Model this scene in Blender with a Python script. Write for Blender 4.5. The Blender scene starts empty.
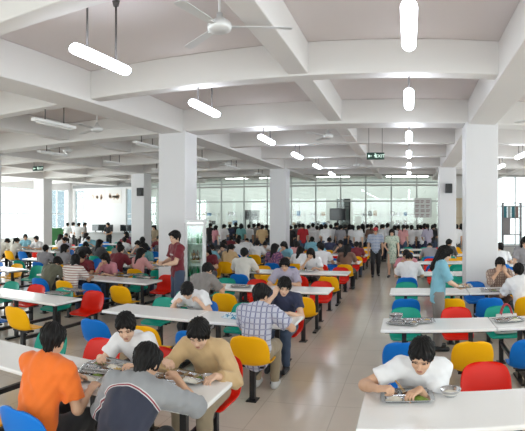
import bpy, bmesh, math, random
import numpy as np
from mathutils import Vector, Matrix

# ---------------------------------------------------------------- camera
SC = bpy.context.scene
COL = SC.collection
EYE = 2.10          # eye height above the canteen floor
F = 515.0           # pixels per radian of the stitched (cylindrical) photograph
VPX = 409.0         # picture column that looks straight down the aisle (+Y)
cd = bpy.data.cameras.new('camera')
cd.type = 'PANO'
cd.panorama_type = 'CENTRAL_CYLINDRICAL'
cd.central_cylindrical_radius = 1.0
cd.central_cylindrical_range_u_min = -VPX / F
cd.central_cylindrical_range_u_max = (525 - VPX) / F
cd.central_cylindrical_range_v_min = -215.5 / F
cd.central_cylindrical_range_v_max = 215.5 / F
cd.clip_start, cd.clip_end = 0.05, 500
cam = bpy.data.objects.new('camera', cd)
COL.objects.link(cam)
cam.location = (0, 0, EYE)
cam.rotation_euler = (math.pi / 2, 0, 0)
SC.camera = cam

# ---------------------------------------------------------------- sky, daylight, exposure
w = bpy.data.worlds.new('sky'); SC.world = w
w.use_nodes = True
bg = w.node_tree.nodes['Background']
bg.inputs[0].default_value = (0.93, 0.97, 1.0, 1)
bg.inputs[1].default_value = 2.6
SC.view_settings.view_transform = 'Standard'
SC.view_settings.look = 'None'
SC.view_settings.gamma = 1.0
SC.view_settings.exposure = -0.25
SC.cycles.use_denoising = True
SC.cycles.max_bounces = 10
SC.cycles.diffuse_bounces = 6
SC.cycles.transparent_max_bounces = 16
SC.cycles.sample_clamp_indirect = 8.0


def area(name, loc, rot, sx, sy, power, color=(1, 1, 1)):
    l = bpy.data.lights.new(name, 'AREA')
    l.shape = 'RECTANGLE'; l.size = sx; l.size_y = sy; l.energy = power; l.color = color
    o = bpy.data.objects.new(name, l); COL.objects.link(o)
    o.location = loc; o.rotation_euler = rot
    return o


PI = math.pi
# daylight through the long window bands of the room: behind the camera, right wall, left wall
area('daylight_rear_windows', (-5.5, -4.35, 2.5), (PI / 2, 0, 0), 26, 3.4, 900, (1, .98, .985))
area('daylight_right_windows', (8.35, 9.0, 2.4), (PI / 2, 0, PI / 2), 24, 3.2, 800, (1, .98, .98))
area('daylight_left_windows', (-21.3, 15.0, 2.3), (PI / 2, 0, -PI / 2), 24, 3.2, 2600, (.97, .98, 1))

area('kitchen_ceiling_lights', (-6, 29.6, 4.35), (0, 0, 0), 18, 2.5, 360, (.96, 1, .98))

# ---------------------------------------------------------------- materials
MATS = {}


def mat(name, color, rough=.5, metal=0.0, spec=.5, noise=0.0, nscale=8.0, bump=0.0, bscale=60.0, coat=0.0, sheen=0.0):
    if name in MATS: return MATS[name]
    m = bpy.data.materials.new(name); m.use_nodes = True
    nt = m.node_tree; b = nt.nodes['Principled BSDF']
    b.inputs['Base Color'].default_value = (*color, 1)
    b.inputs['Roughness'].default_value = rough
    b.inputs['Metallic'].default_value = metal
    b.inputs['Specular IOR Level'].default_value = spec
    b.inputs['Coat Weight'].default_value = coat
    b.inputs['Sheen Weight'].default_value = sheen
    if noise or bump:
        tc = nt.nodes.new('ShaderNodeTexCoord')
    if noise:
        n = nt.nodes.new('ShaderNodeTexNoise'); n.inputs['Scale'].default_value = nscale; n.inputs['Detail'].default_value = 5
        r = nt.nodes.new('ShaderNodeMix'); r.data_type = 'RGBA'
        r.inputs[6].default_value = (*[c * (1 - noise) for c in color], 1)
        r.inputs[7].default_value = (*[min(1, c * (1 + noise)) for c in color], 1)
        nt.links.new(tc.outputs['Object'], n.inputs['Vector'])
        nt.links.new(n.outputs['Fac'], r.inputs[0])
        nt.links.new(r.outputs[2], b.inputs['Base Color'])
    if bump:
        n2 = nt.nodes.new('ShaderNodeTexNoise'); n2.inputs['Scale'].default_value = bscale
        bp = nt.nodes.new('ShaderNodeBump'); bp.inputs['Strength'].default_value = bump; bp.inputs['Distance'].default_value = .01
        nt.links.new(tc.outputs['Object'], n2.inputs['Vector'])
        nt.links.new(n2.outputs['Fac'], bp.inputs['Height'])
        nt.links.new(bp.outputs['Normal'], b.inputs['Normal'])
    MATS[name] = m
    return m


def emit(name, color, strength):
    if name in MATS: return MATS[name]
    m = bpy.data.materials.new(name); m.use_nodes = True
    b = m.node_tree.nodes['Principled BSDF']
    b.inputs['Base Color'].default_value = (*color, 1)
    b.inputs['Emission Color'].default_value = (*color, 1)
    b.inputs['Emission Strength'].default_value = strength
    MATS[name] = m
    return m


def glass(name, tint, refl=.10, rough=.02):
    if name in MATS: return MATS[name]
    m = bpy.data.materials.new(name); m.use_nodes = True
    nt = m.node_tree; nt.nodes.clear()
    o = nt.nodes.new('ShaderNodeOutputMaterial'); mx = nt.nodes.new('ShaderNodeMixShader')
    t = nt.nodes.new('ShaderNodeBsdfTransparent'); g = nt.nodes.new('ShaderNodeBsdfGlossy')
    t.inputs[0].default_value = (*tint, 1); g.inputs['Roughness'].default_value = rough
    mx.inputs[0].default_value = refl
    nt.links.new(t.outputs[0], mx.inputs[1]); nt.links.new(g.outputs[0], mx.inputs[2]); nt.links.new(mx.outputs[0], o.inputs[0])
    MATS[name] = m
    return m


def stripes(name, base, band, axis, period, width, second=None):
    """cloth with bands at a fixed spacing along one or two axes of the garment"""
    if name in MATS: return MATS[name]
    m = mat(name, base, .85, sheen=.2)
    nt = m.node_tree; b = nt.nodes['Principled BSDF']
    tc = nt.nodes.new('ShaderNodeTexCoord'); sp = nt.nodes.new('ShaderNodeSeparateXYZ')
    nt.links.new(tc.outputs['Object'], sp.inputs[0])

    def band_fac(ax, per, wd):
        a = nt.nodes.new('ShaderNodeMath'); a.operation = 'DIVIDE'; a.inputs[1].default_value = per
        fr = nt.nodes.new('ShaderNodeMath'); fr.operation = 'FRACT'
        lt = nt.nodes.new('ShaderNodeMath'); lt.operation = 'LESS_THAN'; lt.inputs[1].default_value = wd
        nt.links.new(sp.outputs[ax], a.inputs[0]); nt.links.new(a.outputs[0], fr.inputs[0]); nt.links.new(fr.outputs[0], lt.inputs[0])
        return lt.outputs[0]
    prev = None
    bands = [(axis, period, width, band)] + ([second] if second else [])
    for ax, per, wd, colr in bands:
        mx = nt.nodes.new('ShaderNodeMix'); mx.data_type = 'RGBA'
        if prev is None: mx.inputs[6].default_value = (*base, 1)
        else: nt.links.new(prev, mx.inputs[6])
        mx.inputs[7].default_value = (*colr, 1)
        nt.links.new(band_fac(ax, per, wd), mx.inputs[0])
        prev = mx.outputs[2]
    nt.links.new(prev, b.inputs['Base Color'])
    return m


def prints(name, base, spots, scale=18., thr=.55):
    if name in MATS: return MATS[name]
    m = mat(name, base, .85, sheen=.2)
    nt = m.node_tree; b = nt.nodes['Principled BSDF']
    tc = nt.nodes.new('ShaderNodeTexCoord'); n = nt.nodes.new('ShaderNodeTexNoise'); n.inputs['Scale'].default_value = scale
    cr = nt.nodes.new('ShaderNodeValToRGB'); cr.color_ramp.interpolation = 'CONSTANT'
    cr.color_ramp.elements[0].color = (*base, 1); cr.color_ramp.elements[1].position = thr; cr.color_ramp.elements[1].color = (*spots, 1)
    nt.links.new(tc.outputs['Object'], n.inputs['Vector']); nt.links.new(n.outputs['Fac'], cr.inputs[0]); nt.links.new(cr.outputs[0], b.inputs['Base Color'])
    return m


# ---------------------------------------------------------------- mesh helpers
class MB:
    """collects simple solids into one mesh"""
    def __init__(self): self.bm = bmesh.new()

    def box(self, lo, hi, bev=0.0, mi=0, rot=None):
        c = [(a + b) / 2 for a, b in zip(lo, hi)]; s = [abs(b - a) for a, b in zip(lo, hi)]
        M = Matrix.Translation(c) @ (rot.to_4x4() if rot else Matrix.Identity(4)) @ Matrix.Diagonal((*s, 1))
        r = bmesh.ops.create_cube(self.bm, size=1, matrix=M)
        vs = r['verts']
        fs = {f for v in vs for f in v.link_faces}
        for f in fs: f.material_index = mi
        if bev:
            es = list({e for v in vs for e in v.link_edges})
            rr = bmesh.ops.bevel(self.bm, geom=es, offset=bev, segments=2, profile=.5, affect='EDGES', clamp_overlap=True)
            for f in rr['faces']: f.material_index = mi; f.smooth = False
        return self

    def tube(self, a, b, r0, r1=None, n=10, mi=0, caps=True):
        a = Vector(a); b = Vector(b); d = b - a
        r1 = r0 if r1 is None else r1
        M = Matrix.Translation((a + b) / 2) @ d.to_track_quat('Z', 'Y').to_matrix().to_4x4()
        r = bmesh.ops.create_cone(self.bm, cap_ends=caps, segments=n, radius1=r0, radius2=r1, depth=d.length, matrix=M)
        for f in {f for v in r['verts'] for f in v.link_faces}:
            f.material_index = mi; f.smooth = len(f.verts) == 4
        return self

    def lathe(self, prof, centre=(0, 0, 0), n=24, mi=0):
        """profile of (radius, z), closed round the z axis"""
        cx, cy, cz = centre; rings = []
        for r, z in prof:
            rings.append([self.bm.verts.new((cx + r * math.cos(2 * PI * i / n), cy + r * math.sin(2 * PI * i / n), cz + z)) for i in range(n)] if r > 1e-6 else [self.bm.verts.new((cx, cy, cz + z))])
        for A, B in zip(rings, rings[1:]):
            for i in range(n):
                j = (i + 1) % n
                if len(A) == 1 and len(B) == 1: continue
                q = [A[0], B[j], B[i]] if len(A) == 1 else ([A[i], A[j], B[0]] if len(B) == 1 else [A[i], A[j], B[j], B[i]])
                f = self.bm.faces.new(q); f.smooth = True; f.material_index = mi
        return self

    def sphere(self, c, rad, mi=0, seg=16, rot=None):
        M = Matrix.Translation(c) @ (rot.to_4x4() if rot else Matrix.Identity(4)) @ Matrix.Diagonal((*rad, 1))
        r = bmesh.ops.create_uvsphere(self.bm, u_segments=seg, v_segments=seg // 2, radius=1, matrix=M)
        for f in {f for v in r['verts'] for f in v.link_faces}: f.smooth = True; f.material_index = mi
        return self

    def grid(self, P, closed_u=False, mi=0, smooth=True):
        """P: rows of points"""
        V = [[self.bm.verts.new(p) for p in row] for row in P]
        for i in range(len(V) - 1):
            m = len(V[i])
            for j in range(m if closed_u else m - 1):
                k = (j + 1) % m
                f = self.bm.faces.new((V[i][j], V[i][k], V[i + 1][k], V[i + 1][j])); f.smooth = smooth; f.material_index = mi
        return V

    def mesh(self, name, *ms):
        bmesh.ops.recalc_face_normals(self.bm, faces=self.bm.faces)
        me = bpy.data.meshes.new(name); self.bm.to_mesh(me); self.bm.free()
        for m in ms: me.materials.append(m)
        return me

    def obj(self, name, *ms, parent=None, loc=(0, 0, 0)):
        return link(name, self.mesh(name, *ms), parent, loc)


def link(name, me, parent=None, loc=(0, 0, 0)):
    o = bpy.data.objects.new(name, me); COL.objects.link(o)
    o.location = loc
    if parent: o.parent = parent
    return o


def thing(name, label, cat, loc=(0, 0, 0), rz=0., group=None):
    o = bpy.data.objects.new(name, None); COL.objects.link(o)
    o.empty_display_size = .1
    o.location = loc; o.rotation_euler = (0, 0, rz)
    return tag(o, label, cat, group)


def tag(o, label, cat, group=None):
    o['label'] = label; o['category'] = cat
    if group: o['group'] = group
    return o


def structure(o):
    o['kind'] = 'structure'
    return o


def dup(root, loc, rz, label=None, group=None):
    """a copy of a thing with its parts and their sub-parts"""
    r = root.copy(); COL.objects.link(r); r.location = loc; r.rotation_euler = (0, 0, rz)
    if label: r['label'] = label
    if group: r['group'] = group
    for ch in list(root.children):
        c = ch.copy(); COL.objects.link(c); c.parent = r
        for g in list(ch.children):
            d = g.copy(); COL.objects.link(d); d.parent = c
    return r


ORD = ['zeroth', 'first', 'second', 'third', 'fourth', 'fifth', 'sixth', 'seventh', 'eighth', 'ninth', 'tenth', 'eleventh', 'twelfth']


def px(x, D):
    """X of a point at depth D seen in picture column x"""
    return D * math.tan((x - VPX) / F)
# ================================================================ the room
M_wall = mat('white_paint', (.80, .79, .79), .6, noise=.03, nscale=1.5)
M_ceil = mat('ceiling_paint', (.70, .645, .635), .75, noise=.03, nscale=.8)
M_beam = mat('beam_paint', (.72, .70, .69), .7, noise=.025, nscale=1.2)
M_pillar = mat('pillar_paint', (.74, .735, .755), .45, noise=.02, nscale=2)
M_steel = mat('steel', (.62, .63, .64), .28, metal=1.0)
M_black = mat('black_metal', (.012, .012, .014), .4, metal=.0)
M_dark = mat('dark_plastic', (.02, .021, .024), .35)
M_white = mat('white_plastic', (.82, .82, .82), .4)
M_frame = mat('window_frame', (.72, .74, .75), .4)
M_glass = glass('clear_pane', (.93, .97, .96), .07)
M_greenglass = glass('greenish_pane', (.94, .97, .957), .06)


def floor_material():
    m = mat('polished_floor_tile', (.47, .425, .37), .17, spec=.5)
    nt = m.node_tree; b = nt.nodes['Principled BSDF']
    tc = nt.nodes.new('ShaderNodeTexCoord')
    br = nt.nodes.new('ShaderNodeTexBrick')
    br.offset = 0; br.squash = 1
    br.inputs['Scale'].default_value = 1.0
    br.inputs['Brick Width'].default_value = .8; br.inputs['Row Height'].default_value = .8
    br.inputs['Mortar Size'].default_value = .006; br.inputs['Mortar Smooth'].default_value = .1
    br.inputs['Color1'].default_value = (.72, .64, .54, 1); br.inputs['Color2'].default_value = (.69, .615, .52, 1)
    br.inputs['Mortar'].default_value = (.58, .51, .42, 1)
    n = nt.nodes.new('ShaderNodeTexNoise'); n.inputs['Scale'].default_value = 2.2; n.inputs['Detail'].default_value = 6
    mx = nt.nodes.new('ShaderNodeMix'); mx.data_type = 'RGBA'; mx.blend_type = 'MULTIPLY'; mx.inputs[0].default_value = .14
    nt.links.new(tc.outputs['Object'], br.inputs['Vector']); nt.links.new(tc.outputs['Object'], n.inputs['Vector'])
    nt.links.new(br.outputs['Color'], mx.inputs[6]); nt.links.new(n.outputs['Fac'], mx.inputs[7])
    nt.links.new(mx.outputs[2], b.inputs['Base Color'])
    return m


XL, XR, YB, YF, ZC, ZB = -20.8, 7.9, -3.9, 27.0, 4.46, 4.0
structure(MB().box((XL - .3, YB - .3, -.2), (XR + .3, YF + 4.4, 0)).obj('floor', floor_material()))
structure(MB().box((XL - .3, YB - .3, ZC), (XR + .3, YF + 4.4, ZC + .2)).obj('ceiling', M_ceil))

# beams: main ones along the pillar lines, lighter ones between them
beam_x = [(-17.3, .55, 3.95), (-14.4, .27, 4.03), (-11.5, .55, 3.95), (-8.2, .27, 4.03), (-5.15, .55, 3.95), (-1.50, .28, 4.03), (1.48, .55, 3.95), (4.6, .27, 4.03)]
for x, wd, z in beam_x:
    structure(MB().box((x - wd / 2, YB, z), (x + wd / 2, YF, ZC), .015).obj('ceiling_beam', M_beam))
for y, wd, z in [(.5, .28, 4.0), (3.7, .28, 4.0), (7.0, .28, 4.0), (10.70, .6, 3.965), (13.6, .28, 4.0), (16.7, .28, 4.0), (20.1, .6, 3.965), (23.6, .28, 4.0)]:
    structure(MB().box((XL, y - wd / 2, z + .004), (XR, y + wd / 2, ZC), .015).obj('ceiling_beam', M_beam))
for x in (-17.3, -11.5, -5.15, 1.48):
    for y in (10.70, 20.1):
        if x == -17.3 and y < 15: continue
        structure(MB().box((x - .335, y - .335, 0), (x + .335, y + .335, ZB), .02).obj('pillar', M_pillar))

# rear wall behind the camera and right wall: solid parapet, window band, lintel
structure(MB().box((XL, YB - .2, 0), (XR, YB, .95)).box((XL, YB - .2, 4.1), (XR, YB, ZC)).obj('wall_rear', M_wall))
structure(MB().box((XR, YB, 0), (XR + .2, YF, .9)).box((XR, YB, 3.95), (XR + .2, YF, ZC)).box((XR, 21, .9), (XR + .2, YF, 3.95)).obj('wall_right', M_wall))
structure(MB().box((XL - .2, YB, 0), (XL, YF, .75)).box((XL - .2, YB, 3.75), (XL, YF, ZC)).obj('wall_left', M_wall))
# piers between the left windows
for y0, y1 in [(-3.9, 3.5), (8.0, 9.2), (14.0, 15.0), (19.0, 20.2), (23.7, 24.7), (26.6, 27.0)]:
    structure(MB().box((XL - .2, y0, .75), (XL + .06, y1, 3.75)).obj('wall_left', M_wall))
nwin = 0


def window(x0, y0, x1, y1, z0, z1, nv, bars, g=M_glass, fr=M_frame, th=.03):
    """a framed window between two floor points: frame with nv bays and bars at given heights, one pane"""
    global nwin
    nwin += 1
    o = structure(bpy.data.objects.new(f'window_{nwin}', None)); COL.objects.link(o)
    d = Vector((x1 - x0, y1 - y0, 0)); L = d.length; d.normalize()
    ang = math.atan2(d.y, d.x)
    o.location = (x0, y0, 0); o.rotation_euler = (0, 0, ang)
    m = MB()
    for i in range(nv + 1):
        x = L * i / nv
        m.box((x - th, -.03, z0), (x + th, .03, z1))
    for z in [z0 + th, z1 - th] + list(bars):
        m.box((0, -.028, z - th), (L, .028, z + th))
    m.obj('window_frame', fr, parent=o)
    MB().box((0, -.004, z0), (L, .004, z1)).obj('pane', g, parent=o)
    return o


for y0, y1 in [(20.2, 23.7), (24.7, 26.6), (15, 19), (9.2, 14), (3.5, 8)]:
    window(XL - .1, y0, XL - .1, y1, .75, 3.75, 2, (2.2,))
window(XR + .1, -3.9, XR + .1, 21, .9, 3.95, 12, (2.2,))
window(XL, YB - .1, XR, YB - .1, .95, 4.1, 14, (2.2,))

# far wall: sections from left to right
wb = MB()
wb.box((XL - .2, YF, 0), (-20.5, YF + .2, ZC)).box((-20.5, YF, 3.75), (-16.0, YF + .2, ZC)).box((-20.5, YF, 0), (-19.75, YF + .2, .9))
wb.box((-19.75, YF, 0), (-16.55, YF + .2, 3.75)).box((-16.55, YF, 0), (-16.0, YF + .2, .9))
wb.box((-16.0, YF, 0), (-15.7, YF + .2, ZC))
wb.box((1.75, YF, 0), (4.55, YF + .2, ZC)).box((4.55, YF, 4.3), (XR, YF + .2, ZC)).box((4.55, YF, 0), (XR, YF + .2, .5))
structure(wb.obj('wall_far', M_wall))
window(-20.5, YF + .1, -19.75, YF + .1, .9, 3.75, 1, (1.9, 2.2))
window(-16.55, YF + .1, -16.0, YF + .1, .9, 3.75, 1, (1.9, 2.2))
window(4.55, YF + .1, XR, YF + .1, .5, 4.3, 3, (2.6,))
# the serving counter's glass front
structure(MB().box((-15.7, YF, 0), (1.75, YF + .18, .98)).box((-15.7, YF - .32, .98), (1.75, YF + .22, 1.04), .01).obj('trim_1', mat('counter_steel', (.42, .43, .43), .35, metal=.6)))
window(-15.7, YF + .1, 1.75, YF + .1, 1.04, ZC - .03, 13, (2.86, 3.85), M_greenglass, mat('grey_aluminium', (.40, .43, .42), .4, metal=.3), .035)
# kitchen behind the glass
M_tile = mat('kitchen_tile', (.68, .715, .695), .3, noise=.04, nscale=3)
structure(MB().box((-16, YF + 4.2, 0), (4, YF + 4.4, ZC)).obj('wall_kitchen', M_tile))
structure(MB().box((-16.0, YF + .2, 0), (-15.8, YF + 4.2, ZC)).obj('wall_kitchen_side', M_tile))
structure(MB().box((3.9, YF + .2, 0), (4.1, YF + 4.2, ZC)).obj('wall_kitchen_end', M_tile))
structure(MB().box((-15.7, YF - .55, 3.62), (1.75, YF - .45, 3.70)).obj('trim_2', mat('pipe_grey', (.45, .44, .43), .5)))
structure(MB().box((-20.5, YF - .22, 3.86), (-15.8, YF - .04, 4.06)).obj('trim_5', mat('track_grey', (.22, .22, .22), .5)))
structure(MB().box((-15.7, YF - .18, 4.22), (7.8, YF - .02, 4.40)).obj('trim_6', mat('soffit_grey', (.34, .34, .33), .5)))
structure(MB().box((-30, YF + 7, -.2), (-14, YF + 9, 9)).obj('outside_building', mat('outside_wall', (.30, .36, .40), .8)))
structure(MB().box((-16, YF - 1.05, 4.1), (7.5, YF - .95, 4.2)).obj('trim_3', mat('pipe_grey', (.45, .44, .43), .5)))
# ================================================================ lamps, fans, signs, speakers
M_tube_on = emit('lit_fluorescent_cover', (.84, .90, 1.0), 17.0)
M_tube_off = mat('unlit_fluorescent_cover', (.74, .72, .70), .4)
M_rod = mat('lamp_rod', (.10, .09, .09), .5)


def make_lamp(lit):
    t = thing('ceiling_lamp', 'lamp', 'ceiling lamp')
    # capsule-shaped diffuser along y, 1.3 m
    P = []
    n, m = 14, 22
    L, R = .53, .066 if lit else .018
    for i in range(m + 1):
        v = -1 + 2 * i / m
        y = L * math.copysign(abs(v) ** .8, v)
        e = max(0.0, (abs(y) - (L - R)) / R)
        r = R * math.sqrt(max(1e-4, 1 - min(1, e) ** 2))
        P.append([(r * 1.05 * math.cos(2 * PI * k / n), y, .8 * r * math.sin(2 * PI * k / n)) for k in range(n)])
    mb = MB(); mb.grid(P, closed_u=True); mb.obj('diffuser', M_tube_on if lit else M_tube_off, parent=t)
    MB().box((-.022 if lit else -.05, -.32 if lit else -.60, .035 if lit else .02), (.022 if lit else .05, .32 if lit else .60, .062 if lit else .075), .008).obj('housing', M_white, parent=t)
    for s in (-.27, .27):
        o = MB().tube((0, s, .055), (0, s, .66), .012).tube((0, s, .66), (0, s, .72), .03, .045).obj('hanging_rod', M_rod, parent=t)
    return t


lamp_on, lamp_off = make_lamp(True), make_lamp(False)
first = {True: lamp_on, False: lamp_off}
ROWNAMES = {3.05: 'the row right of the near pillar', 0.0: 'the row above the open aisle', -3.05: 'the row over the centre tables', -6.0: 'the row left of the big pillar', -8.9: 'the row farthest left'}
for rx, lit in [(0.0, True), (-3.05, True), (3.05, True), (-6.0, False), (-8.9, False)]:
    for k in range(6):
        y = [4.5, 7.3, 10.76, 13.85, 16.95, 20.2][k]
        if rx == 3.05 and k < 3: continue
        if rx <= -5 and k in (0,): continue
        if abs(rx + 8.9) < .1 and k < 1: continue
        lab = f"{'lit' if lit else 'unlit'} tube lamp, {ORD[k + 1] if -4 < rx < 1 else ORD[k - (2 if rx > 0 else 0)]} from the front in {ROWNAMES[rx]}"
        lamp = first.pop(lit, None)
        if lamp is None: lamp = dup(lamp_on if lit else lamp_off, (rx, y, 3.74), 0, lab)
        lamp.location = (rx, y, 3.74); lamp['label'] = lab; lamp['group'] = 'tube lamps lit over the hall' if lit else 'unlit tube lamps over the left tables'

M_fan = mat('fan_metal', (.66, .66, .66), .35, metal=.2)


def make_fan():
    t = thing('ceiling_fan', 'fan', 'ceiling fan')
    MB().lathe([(0, -.07), (.06, -.075), (.115, -.05), (.125, -.01), (.115, .02), (.07, .05), (.035, .075), (.03, .12), (0, .12)]).obj('motor', M_fan, parent=t)
    MB().tube((0, 0, .10), (0, 0, .55), .014).lathe([(0, .40), (.03, .41), (.055, .47), (.06, .51), (0, .51)]).obj('down_rod', M_white, parent=t)
    for k in range(3):
        a = 2 * PI * k / 3
        rot = Matrix.Rotation(a, 3, 'Z')
        mb = MB()
        P = []
        for i in range(11):
            u = i / 10; r = .16 + .56 * u
            wd = .036 + .016 * u if i < 10 else .040
            P.append([rot @ Vector((r, s * wd, -.012 + .22 * s * wd * (1 - .4 * u) + dz)) for s, dz in ((-1, .0), (-.3, .004), (.3, .004), (1, 0), (1, -.006), (-1, -.006))])
        mb.grid(P, closed_u=True, smooth=False)
        mb.bm.faces.new([v for v in list(mb.bm.verts)[-6:]])
        mb.bm.faces.new([v for v in list(mb.bm.verts)[:6]][::-1])
        ob = mb.obj('blade', M_fan, parent=t)
        MB().box((.09, -.025, -.022), (.20, .025, -.012), .003).obj('blade_arm', M_fan, parent=ob).rotation_euler = (0, 0, a)
    return t


fan0 = make_fan()
FANS = [(-1.83, 4.75, 3.98, .36, 'white three-blade ceiling fan nearest to the viewer, over the centre tables'),
        (-6.2, 8.95, 3.94, .62, 'white ceiling fan left of the big square pillar, above the unlit lamps'),
        (-1.86, 11.7, 3.94, .0, 'white ceiling fan over the centre tables, left of the green exit sign'),
        (-1.9, 18.6, 3.94, .9, 'small far ceiling fan below and beside the exit sign, over the centre rows'),
        (-6.2, 17.0, 3.94, .3, 'white ceiling fan seen just right of the big pillar, far back'),
        (-8.9, 11.4, 3.94, .2, 'white ceiling fan at the far left above the tables, near the left exit sign'),
        (2.45, 9.3, 3.94, .02, 'white ceiling fan cut by the right edge, just right of the near pillar')]
for i, (x, y, z, a, lab) in enumerate(FANS):
    f = fan0 if i == 0 else dup(fan0, (0, 0, 0), 0)
    f.location = (x, y, z); f.rotation_euler = (0, 0, a); f['label'] = lab; f['group'] = 'ceiling fans'

# exit signs
M_sign = mat('sign_green', (.006, .045, .030), .35)
M_signtxt = emit('sign_letters', (.75, .95, .85), .9)


def text_mesh(s, size, extr=.002):
    c = bpy.data.curves.new('lettering', 'FONT'); c.body = s; c.size = size; c.extrude = extr; c.align_x = 'CENTER'; c.align_y = 'CENTER'
    o = bpy.data.objects.new('lettering', c); COL.objects.link(o)
    me = bpy.data.meshes.new_from_object(o.evaluated_get(bpy.context.evaluated_depsgraph_get()))
    bpy.data.objects.remove(o); bpy.data.curves.remove(c)
    return me


def exit_sign(x, y, z, rz, wd, lab, rodtop):
    t = thing('exit_sign', lab, 'exit sign', (x, y, z), rz)
    h = wd * .40
    MB().box((-wd / 2, -.02, -h / 2), (wd / 2, .02, h / 2), .006).obj('sign_box', M_sign, parent=t)
    m = MB().box((-wd * .40, -.024, -.006), (-wd * .20, -.021, .006))
    for k in range(2):
        m.box((-wd * .40, -.024, -.03 + .03 * k), (-wd * .34, -.021, .0 + .03 * k))
    m.obj('arrow', M_signtxt, parent=t)
    m = MB()
    m.box((-wd * .03, -.024, -.035), (wd * .0, -.021, .035)).sphere((-wd * .015, -.023, .05), (.014, .003, .014))
    m.box((-wd * .08, -.024, .0), (wd * .06, -.021, .016)).box((wd * .02, -.024, -.04), (wd * .05, -.021, .0))
    m.obj('pictogram', M_signtxt, parent=t)
    me = text_mesh('EXIT', .105); me.materials.append(M_signtxt)
    o = link('lettering', me, t); o.rotation_euler = (PI / 2, 0, 0); o.location = (wd * .26, -.023, -.005)
    for s in (-1, 1):
        MB().tube((s * wd * .38, 0, h / 2), (s * wd * .38, 0, rodtop - z), .006).obj('hanging_rod', M_rod, parent=t)


exit_sign(px(375.5, 12.2), 12.2, 3.51, 0, .42, 'dark green exit sign hanging in the middle of the hall, over the aisle', 4.46)
exit_sign(px(38, 14.0), 14.0, 3.80, .25, .42, 'dark green exit sign hanging at the far left near the bright windows', 4.46)

# loudspeakers on the far pillars
for x, lab in [(1.52, 'black loudspeaker mounted on the far right pillar'), (-11.32, 'black loudspeaker mounted on the far left pillar')]:
    t = thing('loudspeaker', lab, 'loudspeaker', (x, 19.70, 3.14))
    MB().box((-.13, -.12, -.18), (.13, .06, .18), .012).obj('cabinet', M_dark, parent=t)
    MB().box((-.115, -.128, -.165), (.115, -.118, .165), .004).obj('grille', M_black, parent=t)
    MB().box((-.03, .05, -.04), (.03, .065, .04)).obj('bracket', M_black, parent=t)

# lights behind the serving counter glass
M_trough = emit('kitchen_light', (.96, 1.0, .98), 14.0)
for i, (xa, xb, lab) in enumerate([(-10.6, -7.6, 'long lit ceiling light behind the glass, left of the middle pillar'), (-5.2, -3.3, 'lit ceiling light behind the glass, right of the middle pillar'), (-1.3, 1.1, 'brightest lit ceiling light behind the glass, at the aisle end')]):
    t = thing('ceiling_light', lab, 'ceiling light', ((xa + xb) / 2, YF + 1.6, 4.25)); L = (xb - xa) / 2
    MB().box((-L, -.25, .05), (L, .25, .12), .01).box((-.03, -.03, .1), (.03, .03, .25)).obj('housing', M_white, parent=t)
    MB().box((-L + .03, -.22, 0), (L - .03, .22, .05), .02).obj('diffuser', M_trough, parent=t)
# ================================================================ tables and chairs
M_top = mat('white_laminate', (.88, .875, .865), .22, noise=.02, nscale=2.5)
M_edge = mat('laminate_edge', (.74, .735, .71), .35)


def catmull(pts, n):
    out = []
    P = [pts[0]] + list(pts) + [pts[-1]]
    seg = len(pts) - 1
    for i in range(n + 1):
        t = i / n * seg; k = min(int(t), seg - 1); u = t - k
        p0, p1, p2, p3 = [np.array(P[k + j], float) for j in range(4)]
        out.append(.5 * ((2 * p1) + (-p0 + p2) * u + (2 * p0 - 5 * p1 + 4 * p2 - p3) * u * u + (-p0 + 3 * p1 - 3 * p2 + p3) * u ** 3))
    return out


def shell_mesh():
    """one-piece moulded bucket seat; the sitter looks along +y"""
    prof = [(.235, .412, .165, .00), (.215, .432, .195, .004), (.13, .432, .212, .020), (0, .420, .222, .036), (-.11, .418, .224, .048), (-.175, .437, .224, .056),
            (-.212, .49, .226, .060), (-.232, .555, .230, .058), (-.252, .63, .226, .050), (-.270, .70, .205, .040), (-.280, .74, .172, .030), (-.284, .764, .118, .020), (-.286, .772, .06, .015)]
    rows = catmull(prof, 34)
    mb = MB()
    NU = 16
    front, back = [], []
    tang = []
    for i in range(len(rows)):
        a = rows[max(0, i - 1)]; b = rows[min(len(rows) - 1, i + 1)]
        d = np.array([b[0] - a[0], b[1] - a[1]]); d /= max(1e-9, np.linalg.norm(d)); tang.append(d)
    for r, d in zip(rows, tang):
        y, z, wd, curl = r
        nrm = np.array([-d[1], d[0]])           # points up on the seat, forward on the back (travelling backwards)
        nrm = np.array([d[1], -d[0]])
        A, B = [], []
        for j in range(NU + 1):
            u = -1 + 2 * j / NU
            u = math.sin(u * PI / 2) * .35 + u * .65
            c = curl * (abs(u) ** 2.6)
            A.append((wd * u, y + nrm[0] * c, z + nrm[1] * c))
            B.append((wd * u, y + nrm[0] * (c - .012), z + nrm[1] * (c - .012)))
        front.append(A); back.append(B)
    rings = [f + b[::-1] for f, b in zip(front, back)]
    V = mb.grid(rings, closed_u=True)
    for ring, rev in ((V[0], 0), (V[-1], 1)):
        n = NU + 1
        for j in range(n - 1):
            q = [ring[j], ring[2 * n - 1 - j], ring[2 * n - 2 - j], ring[j + 1]]
            mb.bm.faces.new(q).smooth = True
    return mb.mesh('chair_shell')


ME_SHELL = shell_mesh()
ME_SHELL.materials.append(None)
CHAIR_COL = {'y': ('yellow', (.93, .46, .001)), 'r': ('red', (.74, .012, .001)), 'g': ('green', (.004, .33, .24)), 'b': ('blue', (.003, .165, .60))}
CM = {k: mat(f'{n}_moulded_plastic', c, .36, noise=.03, nscale=3, spec=.28) for k, (n, c) in CHAIR_COL.items()}
chair0 = None


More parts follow.
